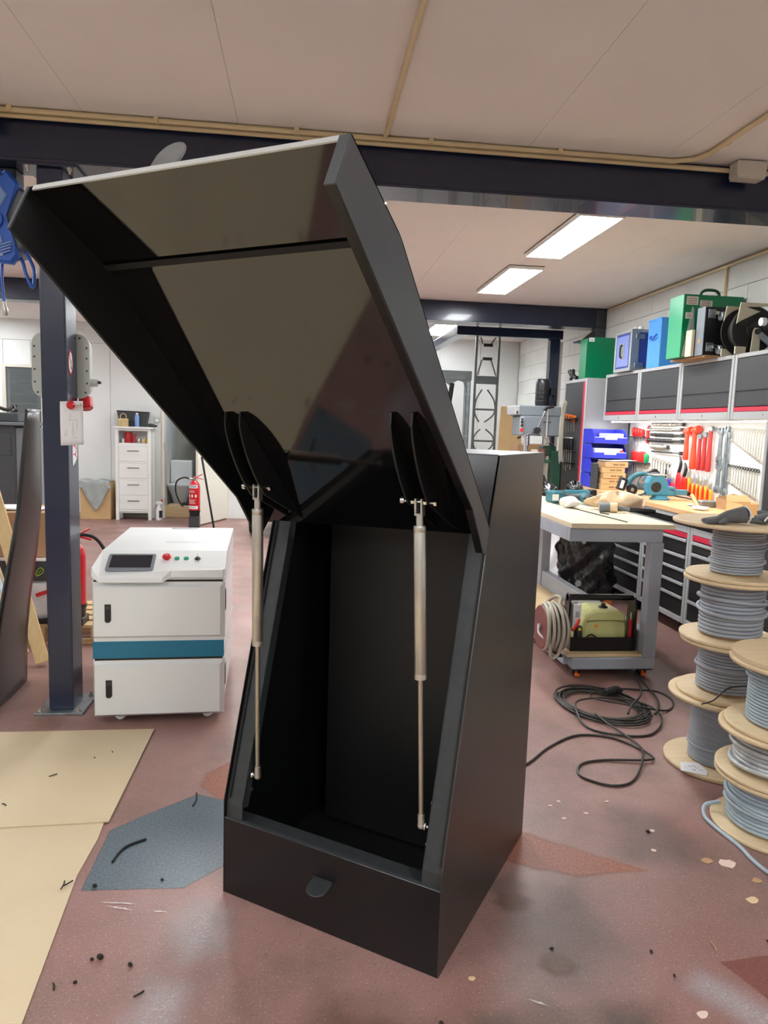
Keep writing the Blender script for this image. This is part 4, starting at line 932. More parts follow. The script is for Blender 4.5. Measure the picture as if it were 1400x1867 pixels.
MB().loft([((0, 0, 0), .06), ((0, 0, .03), .068), ((0, 0, .11), .066), ((0, 0, .112), .055)], 22).build('bowl', 'basket', BK)
for k in range(6): MB().ring((0, 0, .012 + k * .018), .066, .006, n=22, seg=5).build('weave_ring', 'basket', BK)
MB().tube([(-.035, 0, .11), (-.04, 0, .15), (0, 0, .185), (.04, 0, .15), (.035, 0, .11)], .006, 7, sm=4).build('handle', 'cardboard_light', BK)
TB = thing('black_crate', 'black plastic crate standing behind the basket on the white chest', 'crate', (-2.43, 10.625, 1.325))
c_ = MB(); c_.add([(-.18, -.04, 0), (.17, -.04, 0), (.17, .08, 0), (-.18, .08, 0), (-.22, -.05, .22), (.21, -.05, .21), (.21, .09, .21), (-.22, .09, .22)], [(3, 2, 1, 0), (0, 1, 5, 4), (1, 2, 6, 5), (2, 3, 7, 6), (3, 0, 4, 7)]); c_.build('body', 'dark_grey', TB, solid=.006)
MB().tube([(-.22, -.05, .22), (.21, -.05, .21), (.21, .09, .21), (-.22, .09, .22)], .006, 6, closed=True).build('rim', 'black_plastic', TB)
BT = thing('water_bottle', 'pale blue water bottle in front of the black crate on the chest', 'bottle', (-2.36, 10.52, 1.325))
MB().loft([((0, 0, 0), .03), ((0, 0, .13), .032), ((0, 0, .16), .025), ((0, 0, .175), .014)], 16).build('body', 'blue_reel_light', BT); MB().cyl((0, 0, .175), (0, 0, .195), .016, seg=12).build('cap', 'white_plastic', BT)
tag(MB().ball((-2.17, 10.52, 1.352), .045, 1.5, .9, .6).ball((-2.11, 10.50, 1.345), .03, 1.3, .9, .6).build('dark_pouch', 'dark_grey'), 'small dark pouch at the right end of the chest top', 'pouch')
SW = thing('light_switch', 'square white light switch on the back wall right of the chest', 'switch', (-2.13, BY - .001, 1.425))
MB().bb(-.04, .04, -.014, 0, -.037, .037, bev=.004).build('frame', 'cab_grey', SW); MB().bb(-.028, .028, -.018, -.012, -.026, .026, bev=.003).build('rocker', 'white_plastic', SW)
CL = thing('covered_carton', 'brown carton under a grey cloth left of the white chest', 'box', (-2.93, 10.46, 0))
MB().bb(-.20, .21, -.02, .26, 0, .53, bev=.004).build('carton', 'cardboard_light', CL)
def clo(u, v):
    x = -.25 + .46 * u
    drop = (.44 - abs(u - .56) * .85) if True else 0
    if v < .4: return Vector((x, .24 - .28 * (v / .4), .545 + .012 * sin(u * 12)))
    t_ = (v - .4) / .6; return Vector((x + .03 * sin(v * 9) * t_, -.045 - .012 * sin(u * 20 + 1) * t_ - .02 * t_, .54 - max(.10, drop) * t_ + .008 * sin(u * 15)))
CLO = tag(MB().grid(clo, 26, 22).build('grey_cloth', 'cloth_grey', None, recalc=False, solid=.006), 'grey towel draped over the brown carton by the wall', 'cloth'); CLO.location = (-2.93, 10.46, 0)
SB = thing('spray_bottle', 'white spray bottle with red trigger on the floor beside the chest', 'bottle', (-2.06, 10.50, 0))
MB().loft([((0, 0, 0), .045), ((0, 0, .02), .05), ((0, 0, .15), .045), ((0, 0, .20), .02), ((0, 0, .23), .016)], 16).build('body', 'white_plastic', SB)
MB().bb(-.045, .05, -.018, .018, .23, .265, bev=.006).build('spray_head', 'white_plastic', SB); MB().bb(.03, .05, -.012, .012, .25, .30, bev=.004).build('trigger', 'red_plastic', SB)
MB().grid(lambda u, v: Vector((.049 * sin(.2 + 1.3 * u), -.049 * cos(.2 + 1.3 * u), .03 + .11 * v)), 8, 3).build('label_wrap', 'navy', SB, recalc=False)
# doorway to the small washroom
DR = tag(MB().bb(-2.06, -2.02, BY - .02, BY + .14, 0, 2.09).bb(-1.14, -1.10, BY - .02, BY + .14, 0, 2.09).bb(-2.02, -1.14, BY - .02, BY + .14, 2.05, 2.09).build('door_1', 'door_cream'), kind='structure')
lo = MB().bb(-.86, 0, -.04, 0, .02, 2.04, bev=.003).build('door_leaf', 'door_cream', DR); lo.location = (-1.15, BY - .03, 0); lo.rotation_euler = (0, 0, radians(69))
hd = MB().tube([(-.80, -.045, 1.02), (-.80, -.09, 1.02), (-.68, -.09, 1.02)], .01, 8).build('door_handle', 'steel', lo)
for z in (.25, 1.05, 1.85): MB().bb(-2.025, -2.015, BY - .045, BY - .02, z - .05, z + .05).build('hinge', 'steel', DR)
tag(MB().bb(-2.2, -2.12, BY + .13, 12.3, 0, 2.6).build('wall_washroom_left', 'white_paint'), kind='structure')
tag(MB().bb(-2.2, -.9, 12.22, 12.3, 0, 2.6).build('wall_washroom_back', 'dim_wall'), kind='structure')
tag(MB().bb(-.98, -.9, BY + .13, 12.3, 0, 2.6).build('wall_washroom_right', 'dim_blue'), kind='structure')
tag(MB().bb(-2.2, -.9, BY + .13, 12.3, 2.4, 2.5).build('ceiling_washroom', 'white_paint'), kind='structure')
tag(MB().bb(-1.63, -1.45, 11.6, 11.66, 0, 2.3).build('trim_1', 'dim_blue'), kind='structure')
st_ = tag(MB().bb(-2.02, -1.14, BY + .05, BY + .40, 0, .17, bev=.005).build('trim_2', 'ply'), kind='structure')
tl = thing('ceiling_light', 'round washroom ceiling lamp beyond the doorway', 'lamp', (-1.55, 11.4, 2.4)); MB().loft([((0, 0, 0), .15), ((0, 0, -.04), .15)], 20).build('rim', 'furn_white', tl); MB().loft([((0, 0, -.04), .14), ((0, 0, -.06), .11)], 20).build('diffuser', 'lamp_glow', tl)
TO = thing('toilet', 'white toilet bowl seen through the doorway behind the extinguisher', 'toilet', (-1.93, 11.5, 0))
MB().loft([((0, 0, .0), .10), ((0, 0, .12), .10), ((0, 0, .24), .13), ((0, 0, .38), .19), ((0, 0, .41), .2)], 22).build('bowl', 'ceramic', TO); MB().loft([((0, 0, .41), .205), ((0, 0, .435), .205)], 22).build('seat', 'white_plastic', TO)
MB().bb(-.18, .16, .18, .36, .42, .80, bev=.02, seg=2).build('cistern', 'ceramic', TO)
BS = thing('wash_basin', 'white wash basin on the washroom wall beyond the doorway', 'basin', (-1.70, 12.0, 1.16))
MB().loft([((0, 0, -.16), .05), ((0, 0, -.10), .14), ((0, 0, -.02), .22), ((0, 0, 0), .23)], 22).build('bowl', 'ceramic', BS); MB().tube([(0, .15, 0), (0, .15, .10), (0, .04, .12), (0, .02, .09)], .012, 8, sm=3).build('tap', 'chrome', BS)
MB().tube([(0, .0, -.16), (0, .0, -.28), (.1, .15, -.32)], .016, 8, sm=3).build('drain_pipe', 'white_plastic', BS)
tag(MB().bb(-1.83, -1.30, 10.9, 11.15, .171, .19, bev=.006).build('door_mat', 'rubber'), 'dark mat on the washroom threshold step', 'mat')
PR = tag(MB().tube([(0, 0, 0), (-.17, .06, .95)], .014, 8).build('black_pole', 'black_plastic'), 'thin black pole leaning against the open door beside the extinguisher', 'pole'); PR.location = (-1.18, 9.66, .014)
# trailer / trolley wheel beyond
TR = thing('trailer', 'small low trailer with black tyre and red rear lamp behind the left gas spring', 'trailer', (-.60, 9.35, 0))
wl = MB().loft([((-.09, 0, .17), .12), ((-.085, 0, .17), .155), ((-.06, 0, .17), .17), ((.03, 0, .17), .17), ((.055, 0, .17), .155), ((.06, 0, .17), .12)], 26).build('wheel', 'rubber', TR)
MB().loft([((-.092, 0, .17), .10), ((-.07, 0, .17), .10)], 18).build('rim', 'galv', wl)
MB().bb(.10, .95, -.32, -.24, .20, .27, bev=.004).build('rear_bar', 'black_plastic', TR); MB().bb(.06, .95, -.28, .9, .275, .30, bev=.003).build('deck', 'galv', TR)
lp = MB().bb(.055, .12, -.345, -.318, .19, .27, bev=.006).build('rear_lamp', 'red_gloss', TR); MB().bb(.065, .11, -.34, -.318, .272, .30, bev=.006).build('clear_lens', 'white_plastic', lp)
MB().bb(.10, .95, -.06, .0, .29, .42, bev=.01).build('load_board', mat('shade_tan', (120, 110, 96), .7), TR)
w2 = wl.copy(); COL.objects.link(w2); w2.location = (1.1, 0, 0)
# forklift mast and lattice mast in the back
FK = thing('forklift_mast', 'grey steel forklift mast frame behind the enclosure', 'mast', (1.60, 8.5, 0))
for x in (-.33, .33):
    MB().bb(x - .03, x + .03, -.05, .05, .02, 2.05, bev=.005).build('upright', 'grey_steel', FK)
    MB().bb(x - .016, x + .016, -.06, -.05, .05, 2.0).build('inner_rail', 'galv', FK)
MB().bb(-.37, .37, -.045, .04, 2.02, 2.13, bev=.006).build('top_bar', 'grey_steel', FK)
MB().prism([(-.02, 0), (.26, .0), (.27, -.14), (.235, -.02), (.17, .0), (.06, -.06)], (.04, -.04, 2.02), (1, 0, 0), (0, 0, 1), (0, .03, 0)).build('corner_gusset', 'grey_steel', FK)
MB().tube([(.13, -.07, 1.98), (.11, -.07, 1.8), (.08, -.07, 1.5), (.06, -.07, .6)], .028, 8, sm=4).build('hydraulic_hose', 'rubber', FK)
MB().cyl((.03, -.02, .1), (.03, -.02, 1.95), .03, seg=14).build('lift_cylinder', 'chrome', FK)
for z in (.5, 1.35, 1.85): MB().bb(.30, .36, -.056, -.05, z, z + .02).build('rail_weld', 'galv', FK)
MB().bb(-.36, .36, -.10, .10, 0, .05).build('foot', 'grey_steel', FK)
LM = thing('lattice_mast', 'grey steel lattice mast standing against the back wall right of the forklift', 'mast', (2.285, 9.0, 0))
for x in (-.145, .145): MB().bb(x - .014, x + .014, -.014, .014, 0, 2.74, bev=.003).build('upright', 'grey_steel', LM)
MB().bb(-.13, .13, -.02, .012, 2.02, 2.12, bev=.003).build('cross_plate', 'grey_steel', LM)
for z in (.45, 1.02, 1.30, 1.70): MB().bb(-.135, .135, -.006, .006, z - .012, z + .012).build('rung', 'grey_steel', LM)
def rod(pts): MB().tube([(x, 0, z) for x, z in pts], .010, 7, sm=4).build('lattice_rod', 'grey_steel', LM)
for z in (.45, 1.02, 1.30, 1.70):
    up, dn = .25 if z > 1.5 else .15, .16
    rod([(-.135, z), (-.118, z + up * .5), (-.05, z + up)]); rod([(.135, z), (.11, z + up * .5), (.02, z + up)])
    rod([(-.135, z), (-.12, z - dn * .5), (-.07, z - dn)]); rod([(.135, z), (.10, z - dn * .5), (.0, z - dn)])
rod([(-.12, 2.13), (-.07, 2.32)]); rod([(.12, 2.13), (.05, 2.32)]); rod([(-.11, 2.64), (-.07, 2.52)]); rod([(.12, 2.64), (.04, 2.52)])
for z in (2.335, 2.505): MB().bb(-.06, .06, -.02, .02, z - .018, z + .018, bev=.003).build('pulley_block', 'dark_steel', LM)
# ------------------------------------------------------------------ workshop cabinets on the right wall
UX, UZ0, UZ1 = 2.90, 1.57, 2.01
UY = [6.757, 6.045, 5.345, 4.65, 3.95]
UL = ['grey wall cabinet with black flap door, farthest of the four, under the blue flight case', 'grey wall cabinet with black flap door, second from the far end', 'grey wall cabinet with black flap door, under the black castor box', 'grey wall cabinet with black flap door, nearest of the four, under the cable reel']
for i in range(4):
    y1, y0 = UY[i] - .003, UY[i + 1] + .003; L = y1 - y0; h = UZ1 - UZ0
    t = thing('wall_cabinet', UL[i], 'cabinet', (UX, y0, UZ0), 0, 'wall cabinets above the workbench')
    b = MB(); b.bb(.012, .30, 0, .012, 0, h); b.bb(.012, .30, L - .012, L, 0, h); b.bb(.012, .30, .012, L - .012, 0, .012); b.bb(.012, .30, .012, L - .012, h - .012, h); b.bb(.29, .30, .012, L - .012, .012, h - .012)
    b.build('carcass', 'cab_grey', t)
    f = MB(); f.bb(0, .014, 0, .03, 0, h, bev=.003); f.bb(0, .014, L - .03, L, 0, h, bev=.003); f.bb(0, .014, .03, L - .03, 0, .052, bev=.003); f.bb(0, .014, .03, L - .03, h - .028, h, bev=.003); f.build('front_frame', 'cab_grey', t)
    MB().bb(.004, .016, .032, L - .032, .19, h - .03, bev=.004).build('door_panel', 'cab_black', t)
    MB().bb(.006, .016, .032, L - .032, .086, .184, bev=.004).build('door_panel', 'cab_black', t)
    MB().bb(.010, .016, .032, L - .032, .184, .19).build('grip_groove', 'black_plastic', t)
    MB().bb(.002, .016, .032, L - .032, .054, .083, bev=.002).build('red_strip', 'cab_red', t)
    MB().cyl((0, L * .5, .028), (-.006, L * .5, .028), .009, .007, seg=14).build('lock', 'chrome', t)
# lamp strip under the cabinets
LS = thing('strip_light', 'bright light strip under the grey wall cabinets', 'lamp', (2.955, 4.05, 1.57))
MB().bb(-.012, .055, 0, 2.65, -.008, 0).build('housing', 'furn_white', LS)
for k in range(4): MB().bb(-.006, .045, .02 + k * .665, .62 + k * .665, -.014, -.008).build('diffuser', 'strip_glow', LS)
# back board for the tools
TB_ = tag(MB().bb(3.195, 3.215, 4.05, 6.78, .935, 1.57, bev=.002).build('tool_board', 'white_paint'), 'white tool board on the wall between workbench and wall cabinets', 'tool board')
PBX = 3.193
# base cabinets
BX = 2.75
BYS = [6.835, 6.15, 5.47, 4.765, 4.06]
BL = ['grey drawer cabinet at the far end of the bench beside the tall black cabinet', 'grey drawer cabinet behind the black plastic sack', 'grey drawer cabinet with five black drawers beside the table leg', 'grey drawer cabinet with deep black drawers behind the cable spools']
for i in range(4):
    y1, y0 = BYS[i] - .003, BYS[i + 1] + .003; L = y1 - y0; z0, z1 = .095, .80
    t = thing('drawer_cabinet', BL[i], 'cabinet', (BX, y0, 0), 0, 'drawer cabinets under the workbench')
    b = MB(); b.bb(.012, .45, 0, .012, z0, z1); b.bb(.012, .45, L - .012, L, z0, z1); b.bb(.012, .45, .012, L - .012, z0, z0 + .012); b.bb(.44, .45, .012, L - .012, z0 + .012, z1); b.build('carcass', 'cab_grey', t)
    f = MB(); f.bb(0, .016, 0, .032, z0, z1, bev=.003); f.bb(0, .016, L - .032, L, z0, z1, bev=.003); f.bb(0, .016, .032, L - .032, z0, z0 + .04, bev=.003); f.bb(0, .016, .032, L - .032, z1 - .045, z1, bev=.003); f.build('front_frame', 'cab_grey', t)
    MB().bb(.002, .016, .034, L - .034, z1 - .085, z1 - .048, bev=.002).build('red_strip', 'cab_red', t)
    zs = [.138, .29, .39, .49, .59, .712] if i != 3 else [.138, .29, .465, .63, .712]
    for a, c in zip(zs[:-1], zs[1:]):
        d_ = MB().bb(.004, .40, .036, L - .036, a + .002, c - .003, bev=.003).build('drawer', 'drawer_black', t)
        MB().bb(-.008, .006, .036, L - .036, c - .026, c - .004, bev=.003).build('drawer_grip', 'cab_grey', d_)
    MB().cyl((0, L * .5, z1 - .022), (-.006, L * .5, z1 - .022), .01, .008, seg=14).build('lock', 'chrome', t)
    for yy in (.06, L - .06):
        c = Vector((.05, yy, .04)); wl = MB().loft([(c - Vector((0, .014, 0)), .036), (c - Vector((0, .010, 0)), .04), (c + Vector((0, .010, 0)), .04), (c + Vector((0, .014, 0)), .036)], 16).build('caster_wheel', 'rubber', t)
        MB().bb(.02, .10, yy - .026, yy - .018, .03, .094).bb(.02, .10, yy + .018, yy + .026, .03, .094).build('caster_fork', 'black_plastic', wl)
    MB().bb(.03, .44, .02, L - .02, z1, .885).build('top_spacer', 'black_plastic', t)
for lab, y0, y1 in (('far length of the beech workbench top under the cartons and saw', 5.385, 6.84), ('near length of the beech workbench top below the spanners', 4.06, 5.38)):
    t = thing('worktop', lab, 'worktop', (0, 0, .887))
    MB().bb(2.70, 3.19, y0, y1, 0, .04, bev=.004).build('slab', 'beech', t)
    MB().bb(2.71, 2.735, y0 + .01, y1 - .01, -.03, 0).build('edge_rail', 'cab_grey', t)
WT = .927
# tall cabinets
def tallcab(label, y0, y1, z1):
    t = thing('tall_cabinet', label, 'cabinet', (BX, y0, 0)); L = y1 - y0
    MB().bb(.012, .46, 0, L, .09, z1, bev=.003).build('carcass', 'cab_grey', t)
    f = MB(); f.bb(0, .014, 0, .035, .09, z1, bev=.003); f.bb(0, .014, L - .03, L, .09, z1, bev=.003); f.bb(0, .014, .035, L - .03, .09, .13); f.bb(0, .014, .035, L - .03, z1 - .03, z1); f.build('front_frame', 'cab_grey', t)
    MB().bb(.003, .016, .085, L - .032, .132, z1 - .032, bev=.003).build('door', 'cab_black', t)
    MB().bb(.001, .016, .037, .082, .132, z1 - .032, bev=.002).build('red_strip', 'cab_red', t)
    for yy in (.06, L - .06): MB().bb(.03, .40, yy - .03, yy + .03, 0, .09).build('foot', 'black_plastic', t)
    return t
TC = tallcab('tall black-fronted cabinet with red strip, holding orange hex keys, at the far end', 6.85, 7.45, 1.985)
MB().cyl((0, .10, 1.10), (-.008, .10, 1.10), .01, seg=12).build('lock', 'chrome', TC)
tallcab('tall grey and red cabinet at the right edge of the picture', 3.40, 4.03, 1.985)
def hexkey(i, y, m_h, z, ln):
    t = thing('hex_key', 'orange T-handled hex key on the tall cabinet, %s from the left' % ORD[i], 'hex key', (BX - .012, y, z), 0, 'orange hex keys on the tall cabinet')
    MB().cyl((0, -.026, 0), (0, .026, 0), .013, seg=10).cyl((0, 0, 0), (0, 0, -.06), .012, .009, seg=10).build('handle', m_h, t)
    MB().cyl((0, 0, -.05), (0, 0, -ln), .003, seg=8).build('shaft', 'steel', t)
for i in range(5): hexkey(i, 7.38 - i * .072, 'orange', 1.635 - i * .007, .20 - .012 * i)
for z, lab in ((1.585, 'upper'), (1.25, 'middle'), (1.135, 'lower')):
    tag(MB().bb(BX - .045, BX - .001, 7.02, 7.42, z - .006, z + .006, bev=.002).build('tool_rail', 'black_plastic'), '%s black tool rail on the tall cabinet front' % lab, 'tool rail')
def driver(i, y, z):
    t = thing('screwdriver', 'black and grey screwdriver on the tall cabinet, %s from the left' % ORD[i], 'screwdriver', (BX - .02, y, z), 0, 'black screwdrivers on the tall cabinet')
    MB().loft([((0, 0, 0), .012), ((0, 0, -.02), .016), ((0, 0, -.08), .013), ((0, 0, -.10), .016), ((0, 0, -.12), .009)], 12).build('grip', 'black_plastic', t)
    MB().loft([((0, 0, .0), .012), ((0, 0, .012), .011)], 12).build('cap', 'white_plastic', t); MB().cyl((0, 0, -.12), (0, 0, -.30 - .02 * (i % 3)), .005, seg=8).build('blade', 'steel', t)
for i in range(5): driver(i, 7.35 - i * .062, 1.385)
# ------------------------------------------------------------------ tools on the white board (face at x = PBX, looking left)
def screw(i, y, z, m, lab, hl=.10, sl=.12, grp='red screwdrivers on the tool board'):
    t = thing('screwdriver', lab, 'screwdriver', (PBX - .02, y, z), 0, grp)
    MB().loft([((0, 0, 0), .014), ((0, 0, -.015), .021), ((0, 0, -hl * .75), .018), ((0, 0, -hl), .012)], 10).build('grip', m, t)
    MB().cyl((0, 0, -hl), (0, 0, -hl - sl), .004, seg=8).build('blade', 'steel', t)
for i in range(4): screw(i, 6.645 - i * .058, 1.515 - .006 * i, 'tool_red', 'red screwdriver in the upper rack of the tool board, %s from the left' % ORD[i], .085, .12 - .02 * i)
for i in range(6): screw(i, 6.62 - i * .043, 1.29 - .003 * i + (.012 if i > 3 else 0), 'tool_red', 'red screwdriver in the lower rack of the tool board, %s from the left' % ORD[i], .10, .13)
screw(0, 6.355, 1.272, 'tool_green', 'green screwdriver at the right end of the lower rack', .10, .03, 'green screwdriver on the tool board')
for z, y0, y1, lab in ((1.425, 6.40, 6.68, 'upper'), (1.185, 6.30, 6.68, 'lower')):
    tag(MB().bb(PBX - .045, PBX, y0, y1, z - .008, z + .004, bev=.002).build('tool_rack', 'dark_grey'), '%s dark screwdriver rack on the tool board' % lab, 'tool rack')
HK = thing('red_knife', 'red hooked cable knife hanging beside the upper screwdrivers', 'knife', (PBX - .012, 6.375, 1.53))
MB().tube([(0, -.02, -.0), (0, .0, -.012), (0, .006, -.05), (0, 0, -.10), (0, .002, -.16)], [.008, .009, .014, .015, .013], 8).build('handle', 'tool_red', HK); MB().tube([(0, -.02, 0), (0, -.035, -.014), (0, -.03, -.03)], .004, 6, sm=3).build('hook', 'steel', HK)
def bit(i, z, y0, y1, r, m, lab, pitch=.03):
    t = thing('masonry_drill', lab, 'drill bit', (PBX - .02, y0, z), 0, 'masonry drills on the tool board'); L = y0 - y1
    n_ = int(L * .72 / pitch) * 6
    MB().tube([(r * .55 * cos(k * pi / 3), -L * .72 * k / n_, r * .55 * sin(k * pi / 3)) for k in range(n_ + 1)], r * .6, 6).cyl((0, -L * .1, 0), (0, -L * .72, 0), r * .55, seg=8).build('flute', m, t)
    MB().cyl((0, -L * .70, 0), (0, -L * .95, 0), r * .6, seg=10).build('shank', m, t); MB().bb(-.014, .012, -L, -L * .95, -.016, .016, bev=.003).build('holder', 'dark_grey', t)
for i, (z, y0, y1, r, m) in enumerate(((1.545, 6.28, 5.73, .016, 'steel'), (1.498, 6.38, 5.74, .012, 'steel'), (1.452, 6.30, 5.73, .014, 'dark_steel'), (1.402, 6.36, 5.73, .017, 'dark_steel'), (1.345, 6.28, 5.96, .022, 'steel'), (1.30, 6.27, 5.73, .008, 'dark_steel'))):
    bit(i, z, y0, y1, r, m, 'masonry drill lying level on the tool board, %s row from the top' % ORD[i])
for i in range(7):
    y = 6.245 - i * .052; t = thing('small_spanner', 'thin small spanner below the drills on the tool board, %s from the left' % ORD[i], 'spanner', (PBX - .012, y, 1.245 - .006 * i), 0, 'small spanners below the drills')
    L = .16 - .004 * i; MB().cyl((0, 0, -.01), (0, 0, -L), .005, .004, seg=8).build('shank', 'steel_warm' if i < 5 else 'dark_steel', t); MB().ring((0, 0, 0), .012, .005, (1, 0, 0), 14, 6).build('ring_end', 'steel', t)
    if i > 4: MB().loft([((0, 0, -L * .45), .007), ((0, 0, -L * .9), .010), ((0, 0, -L), .006)], 10).build('grip', 'dark_grey', t)
def hammer(lab, y, z, L, mh, mhead, hr, kind, dx=.037):
    t = thing('hammer', lab, 'hammer', (PBX - dx, y, z), 0, 'hammers on the tool board')
    MB().loft([((0, 0, .0), hr * .8), ((0, 0, -L * .3), hr * .75), ((0, 0, -L * .7), hr), ((0, 0, -L * .97), hr * 1.05), ((0, 0, -L), hr * .8)], 12).build('handle', mh, t)
    if kind == 'soft':
        MB().loft([((0, .045, .0), .02), ((0, .035, .004), .022), ((0, -.018, .006), .024), ((0, -.022, .006), .030), ((0, -.056, .010), .032), ((0, -.060, .010), .026)], 16).build('head', mhead, t)
    else:
        MB().prism([(.031, .012), (.0, .02), (-.024, .02), (-.030, .012), (-.030, -.014), (-.024, -.02), (.0, -.02), (.028, -.004)], (-.014, 0, .01), (0, 1, 0), (0, 0, 1), (.028, 0, 0), bev=.004).build('head', mhead, t)
hammer('small orange soft-face hammer on the tool board, left of the bigger one', 5.635, 1.485, .235, 'tool_orange', 'tool_orange', .022, 'soft')
hammer('large orange soft-face hammer with round head in the middle of the tool board', 5.52, 1.495, .315, 'tool_orange', 'tool_orange', .025, 'soft')
hammer('red-handled steel hammer hanging lowest beside the large orange hammer', 5.435, 1.438, .26, 'hammer_red', 'galv', .018, 'steel')
hammer('red-handled steel hammer in the middle of the three steel hammers', 5.365, 1.453, .275, 'hammer_red', 'galv', .020, 'steel')
hammer('red-handled steel hammer hanging highest, next to the big spanners', 5.29, 1.50, .325, 'hammer_red', 'galv', .021, 'steel')
def plier(lab, y, z, L, m1, m2, head, kind='pliers', bend=.012):
    t = thing(kind, lab, 'pliers', (PBX - .025, y, z), 0, 'pliers on the tool board')
    MB().tube([(0, .0, -.0), (0, -bend * .5, -L * .2), (0, .0, -L * .42)], [.006, .014, .015], 8, sm=4).build('jaws', head, t)
    MB().loft([((-.008, 0, -L * .42), .014), ((.008, 0, -L * .42), .014)], 12).build('pivot', head, t)
    for sg, m in ((1, m1), (-1, m2)): MB().tube([(0, sg * .004, -L * .42), (0, sg * .016, -L * .56), (0, sg * .02, -L * .78), (0, sg * .013, -L)], [.010, .013, .013, .009], 8, sm=4).build('handle', m, t)
plier('water pump pliers with pink-red handles, left of the two black headed ones', 5.90, 1.17, .22, 'tool_pink', 'blue_bin', 'steel')
plier('water pump pliers with pink handles, second from the left on the board', 5.84, 1.12, .18, 'tool_pink', 'tool_pink', 'steel')
plier('large black headed water pump pliers with red handles', 5.745, 1.275, .32, 'tool_pink', 'tool_red', 'dark_steel', bend=.05)
plier('smaller black headed water pump pliers with red handles', 5.655, 1.225, .27, 'tool_red', 'tool_red', 'dark_steel', bend=.045)
for i, (y, z, L) in enumerate(((5.585, 1.20, .22), (5.52, 1.15, .20), (5.455, 1.155, .21), (5.40, 1.135, .19), (5.33, 1.15, .21), (5.26, 1.12, .19))):
    plier('insulated red and yellow pliers on the tool board, %s from the left' % ORD[i], y, z, L, 'tool_red', 'tool_yellow', 'steel')
def bigspan(lab, y, z, L, w_=.02, adj=False):
    t = thing('adjustable_spanner' if adj else 'large_spanner', lab, 'spanner', (PBX - .012, y, z))
    MB().prism([(-w_ * .55, 0), (w_ * .55, 0), (w_ * .8, -L), (-w_ * .8, -L)], (-.006, 0, 0), (0, 1, 0), (0, 0, 1), (.012, 0, 0), bev=.002).build('shank', 'galv', t)
    for zz, sg in ((0, 1), (-L, -1)):
        MB().prism([(-w_ * .9, 0), (-w_ * 1.3, sg * .02), (-w_ * 1.2, sg * .05), (-w_ * .5, sg * .052), (-w_ * .45, sg * .025), (w_ * .45, sg * .025), (w_ * .6, sg * .05), (w_ * 1.3, sg * .045), (w_ * 1.3, sg * .015), (w_ * .9, 0)], (-.009, 0, zz), (0, 1, 0), (0, 0, 1), (.018, 0, 0), bev=.002).build('jaw', 'galv', t)
        if adj and sg > 0: break
bigspan('long grey open-ended spanner, tallest on the tool board', 5.115, 1.48, .47, .022)
bigspan('grey adjustable spanner hanging jaw down left of the long spanner', 5.195, 1.47, .17, .024)
bigspan('lower grey adjustable spanner below the first one', 5.19, 1.20, .13, .024)
bigspan('thin grey spanner beside the long one with a hooked end', 5.075, 1.44, .38, .012)
def span(lab, y, z, L, grp, ringtop):
    t = thing('combination_spanner', lab, 'spanner', (PBX - .010, y, z), 0, grp); r = .006 + L * .032
    MB().box((0, 0, -L / 2), (.006, r * .75, L - r), bev=.0012).build('shank', 'steel', t)
    MB().ring((0, 0, 0), r * .95, r * .38, (1, 0, 0), 16, 6).build('ring_end', 'dark_steel' if ringtop else 'steel', t)
    MB().prism([(-r * .7, 0), (-r * 1.25, -r * .9), (-r * .9, -r * 2), (-r * .35, -r * 2), (-r * .4, -r), (r * .4, -r), (r * .6, -r * 2), (r * 1.1, -r * 1.9), (r * 1.2, -r * .8), (r * .7, 0)], (-.004, 0, -L + r), (0, 1, 0), (0, 0, 1), (.008, 0, 0), bev=.001).build('open_end', 'steel', t)
for i in range(13): span('bright combination spanner in the upper row, %s from the left' % ORD[i], 5.055 - i * .0305, 1.512 - i * .0012, .085 + .0105 * i, 'upper row of combination spanners', False)
for i in range(12): span('bright ratchet spanner with dark ring in the lower row, %s from the left' % ORD[i], 5.055 - i * .032, 1.238 - i * .0016, .12 + .0075 * i, 'lower row of ratchet spanners', True)
tag(MB().grid(lambda u, v: Vector((PBX - .03 - .05 * u, 4.40 - .03 * u - .008 * sin(v * 22), 1.36 - .40 * v)), 4, 30).build('blue_rag', mat('rag', (66, 74, 132), .9), None, recalc=False, solid=.004), 'blue rag hanging beside the tall cabinet at the right edge', 'rag')
# ------------------------------------------------------------------ on the bench
for k in range(4):
    t = thing('storage_bin', 'blue open-fronted storage bin, %s from the top of the stack' % ORD[3 - k], 'storage bin', (2.91, 6.56, WT + .142 * k), 0, 'stack of blue storage bins')
    w2_, dp, hh = .168, .27, .135
    b = MB(); b.bb(-w2_, w2_, 0, dp, 0, .006); b.bb(-w2_, w2_, dp - .006, dp, .006, hh)
    for sg in (-1, 1): b.prism([(0, .006), (dp - .006, .006), (dp - .006, hh), (.075, hh), (0, .055)], (sg * w2_ - (.006 if sg > 0 else 0), 0, 0), (0, 1, 0), (0, 0, 1), (.006, 0, 0))
    b.bb(-w2_ + .006, w2_ - .006, 0, .006, .006, .055); b.build('bin_body', 'blue_bin', t)
    MB().bb(-.06, .06, -.008, .0, .035, .055, bev=.003).build('grip_lip', 'white_plastic', t)
    MB().bb(-w2_ + .008, w2_ - .008, .001, .008, .055, .060).build('front_rim', 'bag_white', t)
    MB().bb(-.02 if k == 3 else -w2_ + .03, w2_ - .03, .03, .24, .007, .095, bev=.004).build('contents', 'paper', t)
    if k < 3: MB().ball((w2_ - .04, .03, .06), .022).build('red_packet', 'hammer_red', t)
